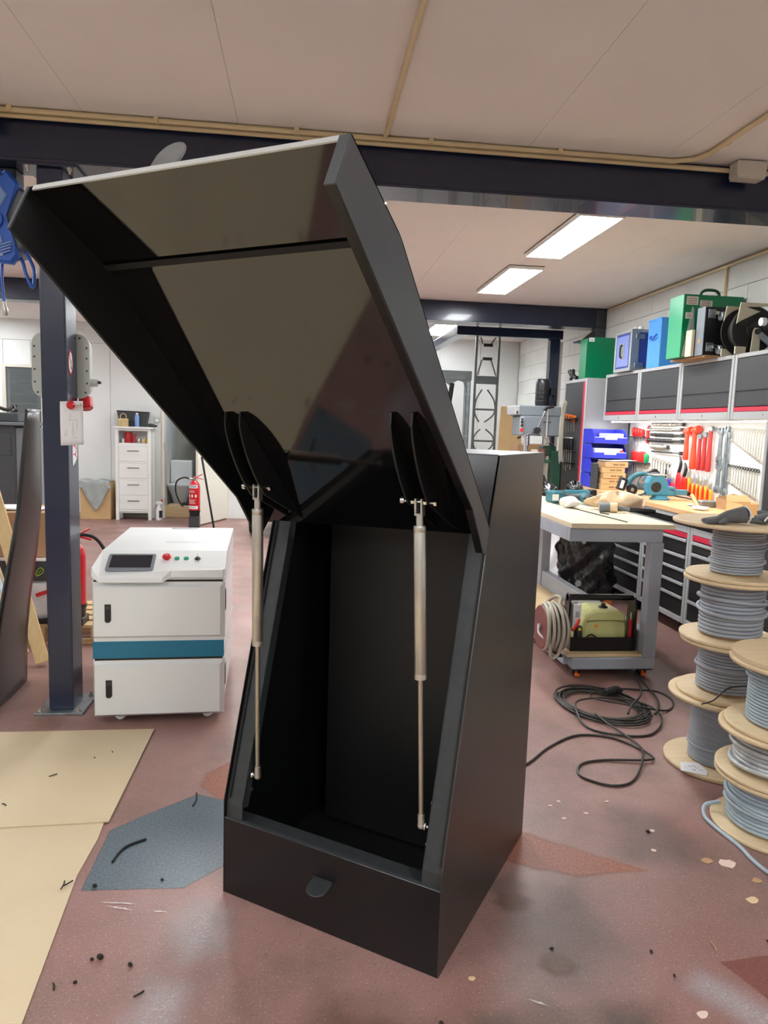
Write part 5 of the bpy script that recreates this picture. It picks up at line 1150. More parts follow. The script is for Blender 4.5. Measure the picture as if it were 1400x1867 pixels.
for k in range(5):
    dx, dy = (.0, .006, .012, .003, .028)[k], (.0, .004, -.003, .006, .0)[k]
    t = thing('carton', 'flat brown carton with printed text, %s in the stack on the bench' % (['lowest', 'second lowest', 'middle', 'second highest', 'topmost'][k]), 'box', (2.872 + dx, 6.36 + dy, WT + .0525 * k), .0, 'stack of flat brown cartons')
    MB().bb(-.115, .105, 0, .18, 0, .0515, bev=.002).build('carton_body', 'cardboard_light', t)
    MB().bb(-.121, -.115, .01, .17, .004, .048).build('end_flap', 'cardboard', t)
    MB().bb(-.115, .105, -.0008, 0, .0035, .0045).build('seam_line', 'cardboard', t)
    b = MB(); rr = random.Random(k)
    x = -.04
    for c in range(11):
        if c != 5:
            b.bb(x, x + .007, -.0012, -.0006, .019, .031); b.bb(x + .002, x + .0045, -.0016, -.0012, .022, .028)
        x += .0105
    b.build('printed_text', mat('print_brown', (92, 68, 44), .8), t)
PT = tag(MB().grid(lambda u, v: Vector((2.77 + .32 * u, 6.36 + .17 * v, WT + .268 + .012 * abs(u - .3) + .002 * sin(9 * v))), 10, 6).build('paper_sheet', 'paper', None, recalc=False, solid=.001), 'white paper sheet lying on top of the carton stack', 'paper')
tag(MB().box((2.728, 6.47, WT + .12), (.010, .15, .24), (0, 0, 0), bev=.002).build('dark_folder', 'dark_grey'), 'dark folder standing left of the carton stack', 'folder')
# bench vise
VI = thing('bench_vise', 'light blue bench vise bolted on the beech worktop', 'vise', (2.885, 5.50, WT))
MB().loft([((0, 0, 0), .078), ((0, 0, .014), .078), ((0, 0, .02), .06), ((0, 0, .036), .058)], 24).build('swivel_base', 'vise_blue', VI)
MB().prism([(-.12, 0), (.11, 0), (.11, .04), (.055, .05), (.03, .14), (-.0, .165), (-.05, .165), (-.105, .15), (-.125, .10)], (0, -.04, .036), (1, 0, 0), (0, 0, 1), (0, .08, 0), bev=.008).build('body', 'vise_blue', VI)
MB().loft([((-.055, -.0425, .105), .038), ((-.055, -.040, .105), .044)], 22).build('body_recess', 'dark_steel', VI)
MB().bb(.04, .11, -.045, .045, .088, .108, bev=.003).build('jaw_seat', 'vise_blue', VI)
MB().bb(-.02, .225, -.03, .03, .042, .085, bev=.005).build('slide_bar', 'vise_blue', VI)
MB().bb(-.09, .03, -.045, .045, .195, .206, bev=.002).build('jaw_face', 'steel', VI)
MB().cyl((.20, 0, .062), (.248, 0, .052), .011, seg=12).ring((.245, 0, .052), .014, .005, (0, 1, 0), 14, 6).build('spindle', 'dark_steel', VI)
MB().cyl((-.18, -.01, .03), (-.10, 0, .06), .007, seg=10).ball((-.18, -.01, .03), .011).build('tommy_bar', 'dark_steel', VI)
# circular saw
CS = thing('circular_saw', 'teal cordless circular saw lying behind the blue vise', 'power tool', (2.90, 5.86, WT))
MB().prism([(.0 + .135 * cos(t), .075 + .135 * sin(t)) for t in [pi * k / 14 for k in range(15)]] + [(-.135, .05), (.135, .05)], (.10, -.02, .0), (1, 0, 0), (0, 0, 1), (0, .05, 0), bev=.01).build('blade_guard', 'grey_plastic', CS)
MB().loft([((.10, -.06, .09), .05), ((.10, -.04, .09), .07), ((.10, .08, .09), .065)], 20).build('motor_housing', 'tool_teal', CS)
MB().tube([(.06, .0, .17), (-.02, .0, .185), (-.09, .0, .15), (-.13, .0, .09)], [.022, .02, .022, .03], 10, sm=4).build('handle', 'tool_teal', CS)
MB().tube([(.18, .0, .13), (.12, .0, .215), (.05, .0, .19)], .018, 8, sm=4).build('front_grip', 'black_plastic', CS)
MB().box((-.175, .0, .095), (.055, .075, .11), (0, .25, 0), bev=.008).build('battery', 'black_plastic', CS); MB().box((-.19, -.039, .095), (.03, .003, .07), (0, .25, 0)).build('battery_label', 'white_plastic', CS)
MB().loft([((-.10, -.05, .05), .045), ((-.10, -.035, .05), .048)], 20).build('depth_knob', 'dark_steel', CS); MB().loft([((-.10, -.0515, .05), .014), ((-.10, -.05, .05), .016)], 12).build('knob_mark', 'steel_warm', CS)
MB().box((-.02, -.045, .10), (.07, .006, .05), (0, .4, 0)).build('bright_plate', 'chrome', CS)
MB().bb(-.12, .24, -.07, .09, .0, .006).build('sole_plate', 'steel', CS)
# bits on the near bench
HM = thing('wooden_mallet', 'wooden handled brush lying against the glove on the bench', 'brush', (2.86, 4.86, WT))
MB().cyl((.08, .25, .075), (-.02, -.02, .012), .014, .013, seg=12).build('handle', 'handle_wood', HM); MB().box((-.045, -.09, .016), (.07, .10, .02), (0, 0, .4), bev=.004).build('head', 'white_plastic', HM)
tag(MB().ball((2.92, 5.05, WT + .008), .03, 1.6, 1, .28).build('paper_scrap', 'paper'), 'small white paper scrap on the worktop by the brush', 'paper')
KB = thing('paper_bag', 'open brown paper bag standing by the wall on the bench', 'bag', (3.09, 4.86, WT)); 
b = MB(); b.add([(-.06, -.06, 0), (.07, -.06, 0), (.07, .06, 0), (-.06, .06, 0), (-.065, -.07, .07), (.075, -.07, .10), (.07, .065, .11), (-.07, .065, .08)], [(3, 2, 1, 0), (0, 1, 5, 4), (1, 2, 6, 5), (2, 3, 7, 6), (3, 0, 4, 7)]); b.build('bag', 'cardboard', KB, solid=.003)
MB().bb(-.05, .06, -.05, .05, .003, .055, bev=.008).build('contents', 'cardboard_light', KB)
OB = thing('small_carton', 'small open orange-brown carton by the tall cabinet', 'box', (3.04, 4.60, WT)); b = MB(); b.bb(-.08, .10, -.09, .09, 0, .004); b.bb(-.08, -.076, -.09, .09, .004, .075); b.bb(.096, .10, -.09, .09, .004, .075); b.bb(-.076, .096, -.09, -.086, .004, .075); b.bb(-.076, .096, .086, .09, .004, .075); b.build('carton_body', 'cardboard_light', OB)
MB().prism([(-.08, 0), (.10, 0), (.09, .05), (-.07, .05)], (0, .09, .075), (1, 0, 0), (0, .5, .86), (0, .002, 0)).build('flap', 'cardboard_light', OB)
tag(MB().bb(2.93, 3.05, 4.95, 5.03, WT, WT + .05, bev=.006).build('metal_tin', 'galv'), 'low grey metal tin on the bench behind the glove', 'tin')
# ------------------------------------------------------------------ cases on top of the cabinets
ZC = UZ1
tag(MB().bb(2.80, 3.2, 4.86, 5.34, ZC, ZC + .012, bev=.002).build('shelf_board', 'cardboard'), 'thin plywood board under the green case on the wall cabinets', 'board')
G1 = thing('green_box', 'small green steel box on the tall cabinet at the far end', 'case', (2.745, 6.90, 1.985))
b = MB(); b.prism([(0, 0), (.30, 0), (.30, .40), (.06, .40), (.0, .385)], (0, 0, 0), (1, 0, 0), (0, 0, 1), (0, .17, 0), bev=.003); b.build('body', 'green_case', G1)
MB().bb(.02, .075, -.001, 0, .355, .392).build('label', 'paper', G1); MB().bb(.03, .065, -.0016, -.001, .368, .374).build('label_print', 'grey_plastic', G1)
MB().bb(.295, .31, -.006, .17, .0, .40, bev=.002).build('edge_fold', 'green_case', G1)
tag(MB().tube([(2.80, 7.24, 2.0), (2.78, 7.30, 2.04), (2.79, 7.34, 2.09), (2.80, 7.40, 2.05), (2.78, 7.43, 2.10)], .02, 7, sm=4).tube([(2.79, 7.22, 2.01), (2.78, 7.32, 2.03), (2.80, 7.42, 2.0)], .018, 7, sm=4).build('clamp', 'dark_steel'), 'dark metal clamp lying on the tall cabinet beside the green box', 'clamp')
FC = thing('flight_case', 'blue flight case with aluminium edges on the wall cabinets', 'case', (2.86, 6.17, ZC))
MB().bb(.006, .24, .006, .33, .006, .355).build('body', 'navy_case', FC)
MB().bb(.0, .008, .045, .285, .045, .315).build('front_sheet', mat('case_front', (120, 136, 196), .5, var=.08, vs_=9), FC)
for x0, x1, y0, y1, z0, z1 in ((0, .03, 0, .336, 0, .03), (0, .03, 0, .336, .335, .365), (0, .03, 0, .03, .03, .335), (0, .03, .306, .336, .03, .335), (.03, .25, 0, .02, 0, .03), (.03, .25, 0, .02, .335, .365), (0, .075, -.003, .004, .0, .365), (.03, .25, .02, .336, .352, .365)):
    MB().bb(x0, x1, y0, y1, z0, z1, bev=.002).build('edge_trim', mat('alu', (176, 178, 178), .34, metal=.7, var=.1, vs_=20), FC)
for z in (.05, .30): MB().bb(.04, .12, -.012, -.002, z - .022, z + .022, bev=.003).build('latch', 'galv', FC)
hp = MB().bb(-.006, .002, .13, .20, .11, .25, bev=.003).build('handle_plate', 'alu', FC); MB().tube([(-.008, .165, .125), (-.022, .165, .14), (-.022, .165, .22), (-.008, .165, .235)], .009, 8, sm=3).build('handle', 'black_plastic', hp)
tag(MB().ball((2.95, 6.30, ZC + .378), .028, 1.1, 1.1, .7).ball((2.98, 6.25, ZC + .383), .026, 1, 1, .9).ball((3.0, 6.29, ZC + .383), .024, 1, 1, .9).build('adapter_plug', 'white_plastic'), 'small white plastic plug adapter lying on the flight case', 'plug')
tag(MB().tube([(2.97 + .06 * cos(t), 6.05 + .045 * sin(t), ZC + .012 + .004 * sin(3 * t)) for t in [k * pi / 8 for k in range(16)]], .012, 8, closed=True).build('cable_coil', 'black_plastic'), 'small black cable coil between flight case and blue box', 'cable')
BB = thing('blue_box', 'plain light blue steel box between flight case and large green case', 'case', (2.90, 5.72, ZC + .0))
MB().bb(0, .26, .0, .22, 0, .40, bev=.004).build('body', 'blue_case', BB); MB().bb(-.003, .263, -.003, .223, .382, .402, bev=.002).build('lid_rim', 'blue_case', BB)
MB().tube([(-.004, .06, .27), (-.018, .06, .255), (-.02, .08, .24), (-.02, .13, .235), (-.018, .15, .25), (-.004, .15, .265)], .007, 7, sm=3).build('handle', 'blue_reel', BB)
GC = thing('green_case', 'large green steel case with carrying handle and stickers on the wall cabinets', 'case', (2.735, 5.08, ZC + .0125), 0)
MB().bb(0, .465, 0, .20, 0, .455, bev=.004).build('body', 'green_case', GC); MB().prism([(0, 0), (.20, .0), (.20, .45), (0, .45)], (-.002, 0, .002), (0, 1, 0), (0, 0, 1), (.002, 0, 0)).build('side_sheet', mat('green_side', (12, 150, 100), .3), GC)
MB().tube([(.17, .08, .455), (.175, .08, .485), (.21, .08, .505), (.28, .08, .505), (.31, .08, .485), (.315, .08, .455)], .011, 8, sm=4).build('handle', 'drill_green', GC)
for x0, x1, z0, z1 in ((.02, .11, .38, .44), (.02, .075, .28, .325), (.125, .22, .37, .415)):
    lb = MB().bb(x0, x1, -.001, 0, z0, z1).build('sticker', 'cream_plastic', GC)
    for k in range(3): MB().bb(x0 + .01, x1 - .012, -.0018, -.001, z0 + .010 + k * (z1 - z0) * .27, z0 + .014 + k * (z1 - z0) * .27).build('sticker_print', 'red_brown', lb)
tag(MB().bb(2.76, 2.785, 4.98, 5.06, ZC + .0125, ZC + .20, bev=.002).build('wood_offcut', 'ply_y'), 'upright piece of light wood before the green case', 'wood offcut')
tag(MB().prism([(0, 0), (.10, 0), (.06, .34), (.045, .36)], (2.745, 5.076, ZC + .02), (1, 0, 0), (0, -.05, 1), (0, -.002, 0)).build('clear_film', 'clear_sheet'), 'strip of clear plastic film hanging on the large green case', 'film')
KBX = thing('black_box', 'black box lying on its side with two swivel castors, on the wall cabinets', 'case', (2.79, 4.87, ZC + .0125))
MB().bb(0, .20, 0, .10, 0, .335, bev=.003).build('body', 'black_plastic', KBX); MB().bb(-.004, .0, .0, .10, 0, .335).build('side_sheet', 'grey_plastic', KBX); MB().cyl((-.006, .05, .10), (-.003, .05, .10), .018, seg=16).build('hand_hole', 'cardboard', KBX)
for z in (.285, .055):
    k_ = MB().bb(.02, .075, -.006, 0, z - .028, z + .032, bev=.002).build('castor_plate', 'galv', KBX)
    MB().bb(.045, .075, -.05, -.006, z - .012, z + .012, bev=.003).build('castor_fork', 'chrome', k_)
    MB().loft([((.080, -.045, z - .02), .026), ((.086, -.045, z - .02), .032), ((.104, -.045, z - .02), .032), ((.110, -.045, z - .02), .026)], 18).build('castor_wheel', 'galv', k_)
CR = thing('cable_reel', 'black plastic cable reel in a cream metal frame on the wall cabinets', 'cable reel', (2.885, 4.70, ZC))
rx = .165
MB().loft([((.12, -.07, rx), .155), ((.12, -.055, rx), .16), ((.12, -.05, rx), .16)], 32).build('reel_flange', 'rubber', CR); MB().loft([((.12, .05, rx), .16), ((.12, .06, rx), .16)], 32).build('reel_flange', 'rubber', CR)
MB().loft([((.12, -.05, rx), .115), ((.12, .05, rx), .115)], 28).build('reel_core', 'cable_black', CR)
MB().loft([((.12, -.078, rx), .05), ((.12, -.07, rx), .055)], 20).build('reel_hub', 'black_plastic', CR)
for a in (.4, 2.5, 4.6): MB().prism([(.065 * cos(a + t) + 0, .065 * sin(a + t)) for t in (-.35, .35)] + [(.135 * cos(a + t), .135 * sin(a + t)) for t in (.3, -.3)], (.12, -.0712, rx), (1, 0, 0), (0, 0, 1), (0, -.002, 0)).build('reel_window', 'black_plastic', CR)
for sgn, y in ((0, -.085), (1, .075)):
    MB().prism([(-.055, 0), (.02, 0), (.02, .05), (-.055, .05)], (.045, y, 0), (1, 0, 0), (0, 0, 1), (0, .012, 0)).build('frame_foot', 'cream_metal', CR)
    MB().prism([(-.06, .20), (-.04, .34), (.20, .34), (.20, .325), (.0, .31), (.10, .285), (-.03, .22)], (.045, y, 0), (1, 0, 0), (0, 0, 1), (0, .01, 0)).build('frame_arm', 'cream_metal', CR)
MB().prism([(.09, 0), (.155, 0), (.15, .155), (.135, .175), (.11, .175), (.10, .155)], (0, -.10, 0), (1, 0, 0), (0, 0, 1), (0, .012, 0), bev=.002).build('bearing_arm', 'cream_metal', CR)
MB().loft([((.127, -.108, .15), .018), ((.127, -.095, .15), .02)], 18).build('axle_cap', 'dark_steel', CR)
MB().box((.19, -.105, .10), (.12, .008, .045), (0, .6, 0), bev=.003).build('crank_arm', 'galv', CR); MB().loft([((.235, -.118, .075), .03), ((.235, -.10, .075), .032)], 20).build('crank_hub', 'galv', CR); MB().loft([((.235, -.1185, .075), .018), ((.235, -.118, .075), .02)], 16).build('crank_bore', 'cable_black', CR)
MI = thing('metal_fitting', 'bright metal pipe fitting with white cap at the right edge above the cabinets', 'fitting', (3.05, 4.44, ZC))
MB().cyl((-.10, 0, .19), (.14, 0, .20), .016, seg=12).build('pipe', 'red_brown', MI); MB().cyl((-.125, 0, .189), (-.095, 0, .19), .026, seg=14).build('cap', 'white_plastic', MI); MB().tube([(.0, 0, .02), (.02, 0, .12), (-.02, 0, .19), (.03, 0, .27)], [.03, .02, .03, .02], 10, sm=4).build('bracket', 'chrome', MI); MB().bb(-.06, .12, -.06, .06, 0, .02, bev=.003).build('foot', 'dark_grey', MI)
# ------------------------------------------------------------------ wheeled steel table
TA = thing('work_table', 'grey steel C-frame work table on castors with plywood top', 'table', (1.54, 3.92, 0))
tw, tl_ = .62, 2.15
MB().bb(0, tw + .01, 0, tl_, .90, .93, bev=.002).build('table_top', 'ply_y', TA)
ag = .075
MB().bb(.0, tw - .05, .02, .02 + .05, .82, .899, bev=.003).build('front_apron', 'table_grey', TA)
MB().bb(.0, .05, .07, tl_ - .05, .82, .899, bev=.003).build('side_apron', 'table_grey', TA); MB().bb(tw - .125, tw - .05, .07, tl_ - .05, .83, .899, bev=.003).build('side_apron', 'table_grey', TA)
lx0, lx1 = tw - .125, tw - .048
MB().bb(lx0, lx1, .005, .08, .125, .82, bev=.004).build('leg', 'table_grey', TA); MB().bb(lx0, lx1, tl_ - .25, tl_ - .17, .125, .83, bev=.004).build('leg', 'table_grey', TA)
MB().bb(.06, lx1, .0, .08, .055, .125, bev=.006).build('foot_beam', 'table_grey', TA); MB().bb(.03, lx1, tl_ - .25, tl_ - .17, .055, .125, bev=.006).build('foot_beam', 'table_grey', TA)
MB().bb(lx0 + .01, lx1, .08, tl_ - .25, .09, .265, bev=.004).build('side_rail', 'table_grey', TA); MB().bb(.03, .10, .08, tl_ - .25, .06, .125, bev=.004).build('side_rail', 'table_grey', TA)
MB().bb(.03, lx0 + .005, .02, tl_ - .2, .1255, .140, bev=.002).build('lower_shelf', 'ply', TA)
for x, y in ((.10, .04), (lx0 + .02, .04), (.10, tl_ - .21), (lx0 + .02, tl_ - .21)):
    c = Vector((x, y + .02, .022)); wl = MB().loft([(c - Vector((.014, 0, 0)), .019), (c - Vector((.010, 0, 0)), .022), (c + Vector((.010, 0, 0)), .022), (c + Vector((.014, 0, 0)), .019)], 18).build('castor_wheel', 'black_plastic', TA)
    MB().bb(x - .024, x - .017, y + .0, y + .04, .014, .05).bb(x + .017, x + .024, y + .0, y + .04, .014, .05).bb(x - .04, x + .04, y - .035, y + .045, .049, .0545).build('castor_fork', 'black_plastic', wl)
    MB().bb(x - .014, x + .014, y - .03, y - .005, .008, .026, bev=.004).cyl((x, y - .01, .026), (x, y + .005, .04), .008, seg=10).build('brake_pedal', 'orange', wl)
TZ = .931
# things on the table
DRL = thing('cordless_drill', 'teal and black cordless drill lying on the table, chuck to the camera', 'power tool', (2.02, 4.98, TZ))
MB().loft([((.02, -.22, .045), .008), ((.02, -.18, .045), .014), ((.02, -.178, .045), .022), ((.02, -.14, .045), .024), ((.02, -.138, .045), .032), ((.02, -.07, .045), .036)], 18).build('chuck', 'dark_steel', DRL)
MB().loft([((.02, -.07, .045), .034), ((.02, .02, .045), .038), ((.02, .07, .045), .03)], 18).build('motor_body', 'tool_teal', DRL)
MB().tube([(.02, .0, .05), (-.05, .05, .045), (-.13, .07, .045)], [.028, .024, .03], 10, sm=4).build('grip', 'dark_grey', DRL)
MB().box((-.18, .07, .045), (.09, .13, .085), (0, 0, .2), bev=.01).build('battery', 'tool_teal', DRL); MB().box((-.20, -.002, .045), (.05, .004, .045), (0, 0, .2)).build('battery_label', 'white_plastic', DRL)
DG = thing('angle_driver', 'second teal power tool lying behind the drill with a steel ring', 'power tool', (2.12, 5.33, TZ))
MB().loft([((-.12, -.02, .04), .035), ((.0, 0, .04), .034), ((.08, .02, .04), .04), ((.10, .02, .04), .03)], 16).build('body', 'tool_teal', DG); MB().loft([((-.17, -.03, .04), .03), ((-.12, -.02, .04), .037)], 16).build('ring', 'chrome', DG); MB().box((.13, .03, .04), (.055, .07, .075), (0, 0, .2), bev=.008).build('battery', 'black_plastic', DG)
def crumple(o, sx, sy, sz, seed, m, name, label, cat, nu=28, nv=14, z=TZ, amp=.22):
    rr = random.Random(seed); ph = [rr.random() * 6 for _ in range(8)]
    b_ = MB()
    def f(u, v):
        a = 2 * pi * u; p = pi * v
        r = 1 + amp * (sin(3 * a + ph[0] + 2 * p) * .4 + sin(5 * a + ph[1]) * sin(3 * p + ph[2]) * .45 + sin(9 * a + ph[3] + 4 * p) * .22 + sin(14 * a + ph[4] - 5 * p) * .14)
        x, y, zz = sx * r * sin(p) * cos(a), sy * r * sin(p) * sin(a), sz * (.5 - .5 * cos(p) * (1 + .1 * sin(4 * a + ph[5]))) 
        zz = sz * (1 + cos(p)) / 2 * (1 + amp * .6 * sin(4 * a + ph[6]))
        return Vector((x, y, max(0.0, zz)))
    b_.grid(f, nu, nv); bmesh.ops.remove_doubles(b_.bm, verts=b_.bm.verts, dist=1e-4)
    ob = b_.build(name, m, None, ang=60); ob.location = (o[0], o[1], z); return tag(ob, label, cat)
crumple((1.96, 5.66), .11, .14, .10, 3, 'bag_black', 'black_bag', 'crumpled black plastic bag behind the drill on the table', 'bag')
crumple((2.19, 5.56), .07, .06, .12, 5, 'bag_black', 'black_pouch', 'black tool pouch standing behind the second power tool', 'pouch')
TBG = crumple((2.14, 4.655), .20, .085, .115, 9, 'bag_tan', 'tan_plastic_bag', 'translucent tan plastic bag lying on the table behind the mallet', 'bag', amp=.24, nu=40, nv=20)
crumple((1.83, 4.72), .065, .055, .07, 12, 'bag_white', 'white_plastic_bag', 'white plastic film bunched at the left end of the tan bag', 'bag', amp=.3)
MT = thing('mallet', 'soft-face mallet with grey head and black grip on the table', 'mallet', (2.02, 4.50, TZ))
MB().loft([((-.065, .02, .032), .03), ((-.06, .018, .032), .032), ((.0, .0, .032), .03)], 18).build('head', 'grey_plastic', MT)
MB().loft([((0, 0, .032), .03), ((.006, -.002, .032), .034), ((.04, -.014, .032), .034), ((.045, -.016, .032), .03)], 18).build('face_cap', 'bag_tan', MT)
MB().cyl((.02, .0, .036), (.12, -.04, .024), .014, seg=12).build('shaft', 'grey_plastic', MT); MB().loft([((.12, -.04, .024), .016), ((.2, -.065, .02), .018), ((.27, -.085, .02), .02), ((.275, -.087, .02), .014)], 12).build('grip', 'black_plastic', MT)
tag(MB().cyl((1.80, 5.0, TZ + .004), (1.90, 3.98, TZ + .004), .0035, seg=8).build('welding_rod', 'dark_steel'), 'thin straight dark rod lying along the table top', 'rod')
tag(MB().cyl((1.92, 4.42, TZ + .004), (1.95, 4.35, TZ + .004), .004, seg=6).build('screw_bit', 'dark_steel'), 'tiny dark screw lying in front of the mallet', 'screw')
tag(MB().bb(1.60, 1.80, 5.25, 5.95, TZ, TZ + .02, bev=.003).build('plywood_piece', 'ply_y'), 'small plywood piece at the far left of the table', 'board')
# under the table
GN = thing('air_compressor', 'pale lime green compressor in a black carrying frame on the table shelf', 'compressor', (1.612, 4.01, .141))
MB().bb(.0, .40, .0, .30, .0, .006).bb(.0, .40, .0, .006, .006, .085, bev=.002).bb(.0, .40, .294, .30, .006, .085).bb(.0, .006, .006, .294, .006, .085).build('tray', 'black_coat', GN)
for x in (.0, .40): MB().prism([(0, 0), (.12, 0), (.12, .20), (.11, .29), (.07, .335), (.03, .325), (.005, .25)] if x else [(.06, 0), (.13, 0), (.13, .29), (.11, .335), (.06, .335), (.05, .29)], (x, .0, .0), (0, 1, 0), (0, 0, 1), (.012, 0, 0), bev=.002).build('end_plate', 'black_coat', GN)
MB().cyl((.0, .09, .31), (.40, .09, .31), .02, seg=16).build('carry_bar', 'black_coat', GN)
b = MB(); b.prism([(0, 0), (.285, 0), (.285, .12), (.27, .20), (.22, .225), (.08, .225), (.025, .20), (.0, .11)], (.085, .035, .01), (1, 0, 0), (0, 0, 1), (0, .20, 0), bev=.018); LMo = b.build('motor_cover', 'lime', GN)
MB().prism([(.02, 0), (.28, .0), (.262, .05), (.225, .072), (.08, .072), (.04, .055)], (.083, .028, .172), (1, 0, 0), (0, 0, 1), (0, .205, 0), bev=.012).build('cover_lid', 'lime', LMo)
MB().tube([(.105, .026, .172), (.18, .024, .182), (.27, .024, .182), (.365, .026, .17)], .0025, 6, sm=4).build('cover_seam', mat('lime_dark', (120, 122, 70), .6), LMo)
MB().loft([((.235, .10, .244), .028), ((.235, .10, .252), .026), ((.235, .10, .257), .014), ((.235, .10, .272), .012)], 16).build('filler_cap', 'black_plastic', LMo)
MB().loft([((.17, .0345, .145), .012), ((.17, .0335, .145), .012)], 14).build('orange_dot', 'tool_yellow', LMo)
for k in range(5): MB().cyl((.30 + .012 * (k % 2), .25, .20 + k * .018), (.36, .26, .20 + k * .018), .008, seg=8).build('cooling_fin', 'orange', GN)
MB().cyl((.386, .03, .05), (.386, .03, .19), .011, seg=12).build('red_bottle', 'red_plastic', GN); MB().cyl((.386, .03, .19), (.386, .03, .23), .006, seg=10).build('bottle_tip', 'steel', GN)
MB().bb(.022, .07, .03, .09, .12, .28, bev=.004).build('switch_box', 'white_plastic', GN); MB().bb(.034, .058, .026, .03, .20, .235).build('switch', 'cab_grey', GN)
MB().loft([((.055, .028, .08), .026), ((.055, .028, .14), .025), ((.055, .028, .15), .016)], 14).build('filter_bowl', 'black_plastic', GN); MB().loft([((.055, .004, .135), .010), ((.055, .0, .135), .010)], 12).build('gauge', 'yellow', GN)
MB().tube([(.05, .01, .19), (.03, -.015, .17), (.006, -.03, .15), (-.008, -.04, .14)], .009, 8, sm=5).build('red_hose', 'tool_red', GN)
MB().tube([(.08, .02, .05), (.13, .01, .10), (.18, .015, .06), (.12, .02, .04)], .005, 6, sm=5).build('wire', 'cable_black', GN)
RL = thing('hose_drum', 'round brown hose drum wound with grey air hose left of the compressor', 'hose drum', (1.485, 3.985, .30))
MB().loft([((-.075, 0, 0), .125), ((-.065, 0, 0), .13)], 30).build('drum_disc', 'red_brown', RL); MB().loft([((.05, 0, 0), .135), ((.056, 0, 0), .135)], 30).build('drum_disc', 'black_plastic', RL)
MB().cyl((-.065, 0, 0), (.05, 0, 0), .09, seg=24).build('drum_core', 'black_plastic', RL)
for k in range(5): MB().ring((-.05 + k * .021, 0, 0), .132 + .008 * (k % 2), .0105, (1, .06 * (k - 2), 0), 34, 8).build('hose_turn', 'hose_grey', RL)
MB().tube([(-.03, -.03, .13), (-.05, -.09, .10), (-.055, -.11, 0), (-.04, -.10, -.12), (-.02, -.09, -.165), (.01, -.11, -.12), (.02, -.12, 0), (.02, -.10, .10), (.03, -.02, .14)], .0105, 8, sm=6).build('loose_hose', 'hose_grey', RL)
MB().tube([(.03, -.02, .14), (.06, .05, .165), (.07, .2, .13), (.05, .36, .02)], .0105, 8, sm=5).build('hose_tail', 'hose_grey', RL)
MB().tube([(-.09, -.02, .02), (-.095, -.03, -.02), (-.085, -.05, -.04), (-.06, -.07, -.06)], .006, 7, sm=4).build('white_cord', 'white_plastic', RL); MB().cyl((-.088, 0, 0), (-.075, 0, 0), .02, seg=14).build('hub', 'galv', RL)
MB().bb(-.0, .04, -.09, .09, -.158, -.145).bb(-.01, .01, -.02, .02, -.145, -.02).build('stand', 'black_plastic', RL)
def sack(u, v):
    a = 2 * pi * u; z = .80 * v; w_ = 1 - .10 * v ** 3
    rx_, ry_ = .235 * w_, .19 * w_
    k = .012 * sin(3 * a + 9 * v) + .012 * sin(5 * a - 14 * v + 1) + .011 * sin(11 * a + 22 * v) + .010 * sin(7 * a - 31 * v)
    return Vector(((rx_ + k) * cos(a), (ry_ + k) * sin(a), z + .012 * sin(4 * a)))
SK = thing('black_sack', 'large crinkled black plastic sack standing behind the table', 'sack', (2.42, 5.80, 0))
MB().grid(sack, 56, 44).build('sack', 'bag_black', SK, ang=70); MB().loft([((0, 0, .0), .22), ((0, 0, .004), .22)], 20).build('bottom', 'bag_black', SK); MB().ball((0, 0, .78), .17, 1, .8, .35).build('top_fold', 'bag_black', SK)
def snow(x, z, s):
    b_ = MB()
    for k in range(6):
        a = k * pi / 6; b_.box((x, -.19, z), (s, .002, .005), (0, a, 0))
    b_.build('white_star_print', 'bag_white', SK)
snow(-.13, .20, .06); snow(-.10, .56, .05)
def wsack(u, v):
    a = 2 * pi * u; w_ = 1 - .3 * v * v; k = .02 * sin(4 * a + 7 * v) + .012 * sin(9 * a - 13 * v)
    return Vector(((.22 * w_ + k) * cos(a), (.2 * w_ + k) * sin(a), .72 * v))
WS = tag(MB().grid(wsack, 40, 24).ball((0, 0, .70), .15, 1, 1, .3).build('white_sack', 'bag_white', None, ang=70), 'white plastic sack behind the far table leg', 'sack'); WS.location = (2.50, 6.40, 0.012)
# ------------------------------------------------------------------ drill press
DP_ = thing('drill_press', 'grey pillar drill press with black motor in the back corner', 'drill press', (2.40, 7.20, 0))
MB().bb(-.24, .20, -.10, .22, 1.60, 1.705, bev=.01).build('belt_cover', 'drill_grey', DP_)
MB().bb(-.285, -.235, -.105, .20, 1.605, 1.70, bev=.008).build('cover_nose', 'cab_grey', DP_); MB().bb(-.272, -.252, -.107, -.104, 1.615, 1.645).build('nose_label', 'dark_grey', DP_)
MB().bb(-.22, .19, -.12, .20, 1.40, 1.60, bev=.008).build('head', 'drill_grey', DP_)
MB().bb(-.235, -.195, -.125, -.12, 1.41, 1.59).build('switch_panel', 'cab_grey', DP_)
for z, m, rr_ in ((1.565, 'dark_grey', .010), (1.535, 'black_plastic', .012), (1.50, 'black_plastic', .012), (1.455, 'red_plastic', .018)): MB().cyl((-.215, -.125, z), (-.215, -.145, z), rr_, seg=12).build('switch_button', m, DP_)
mo = MB().loft([((.07, .12, 1.71), .072), ((.07, .12, 1.73), .077), ((.07, .12, 1.94), .077), ((.07, .12, 1.975), .072), ((.07, .12, 1.988), .06)], 24).build('motor', 'motor_black', DP_)
MB().bb(.142, .19, .06, .16, 1.82, 1.90, bev=.004).build('terminal_box', 'motor_black', mo); MB().tube([(.18, .11, 1.82), (.19, .10, 1.77), (.20, .12, 1.72)], .012, 8, sm=3).build('cable', 'rubber', mo)
for z in (1.76, 1.80, 1.84, 1.88): MB().ring((.07, .12, z), .0775, .004, n=24, seg=5).build('fin', 'motor_black', mo)
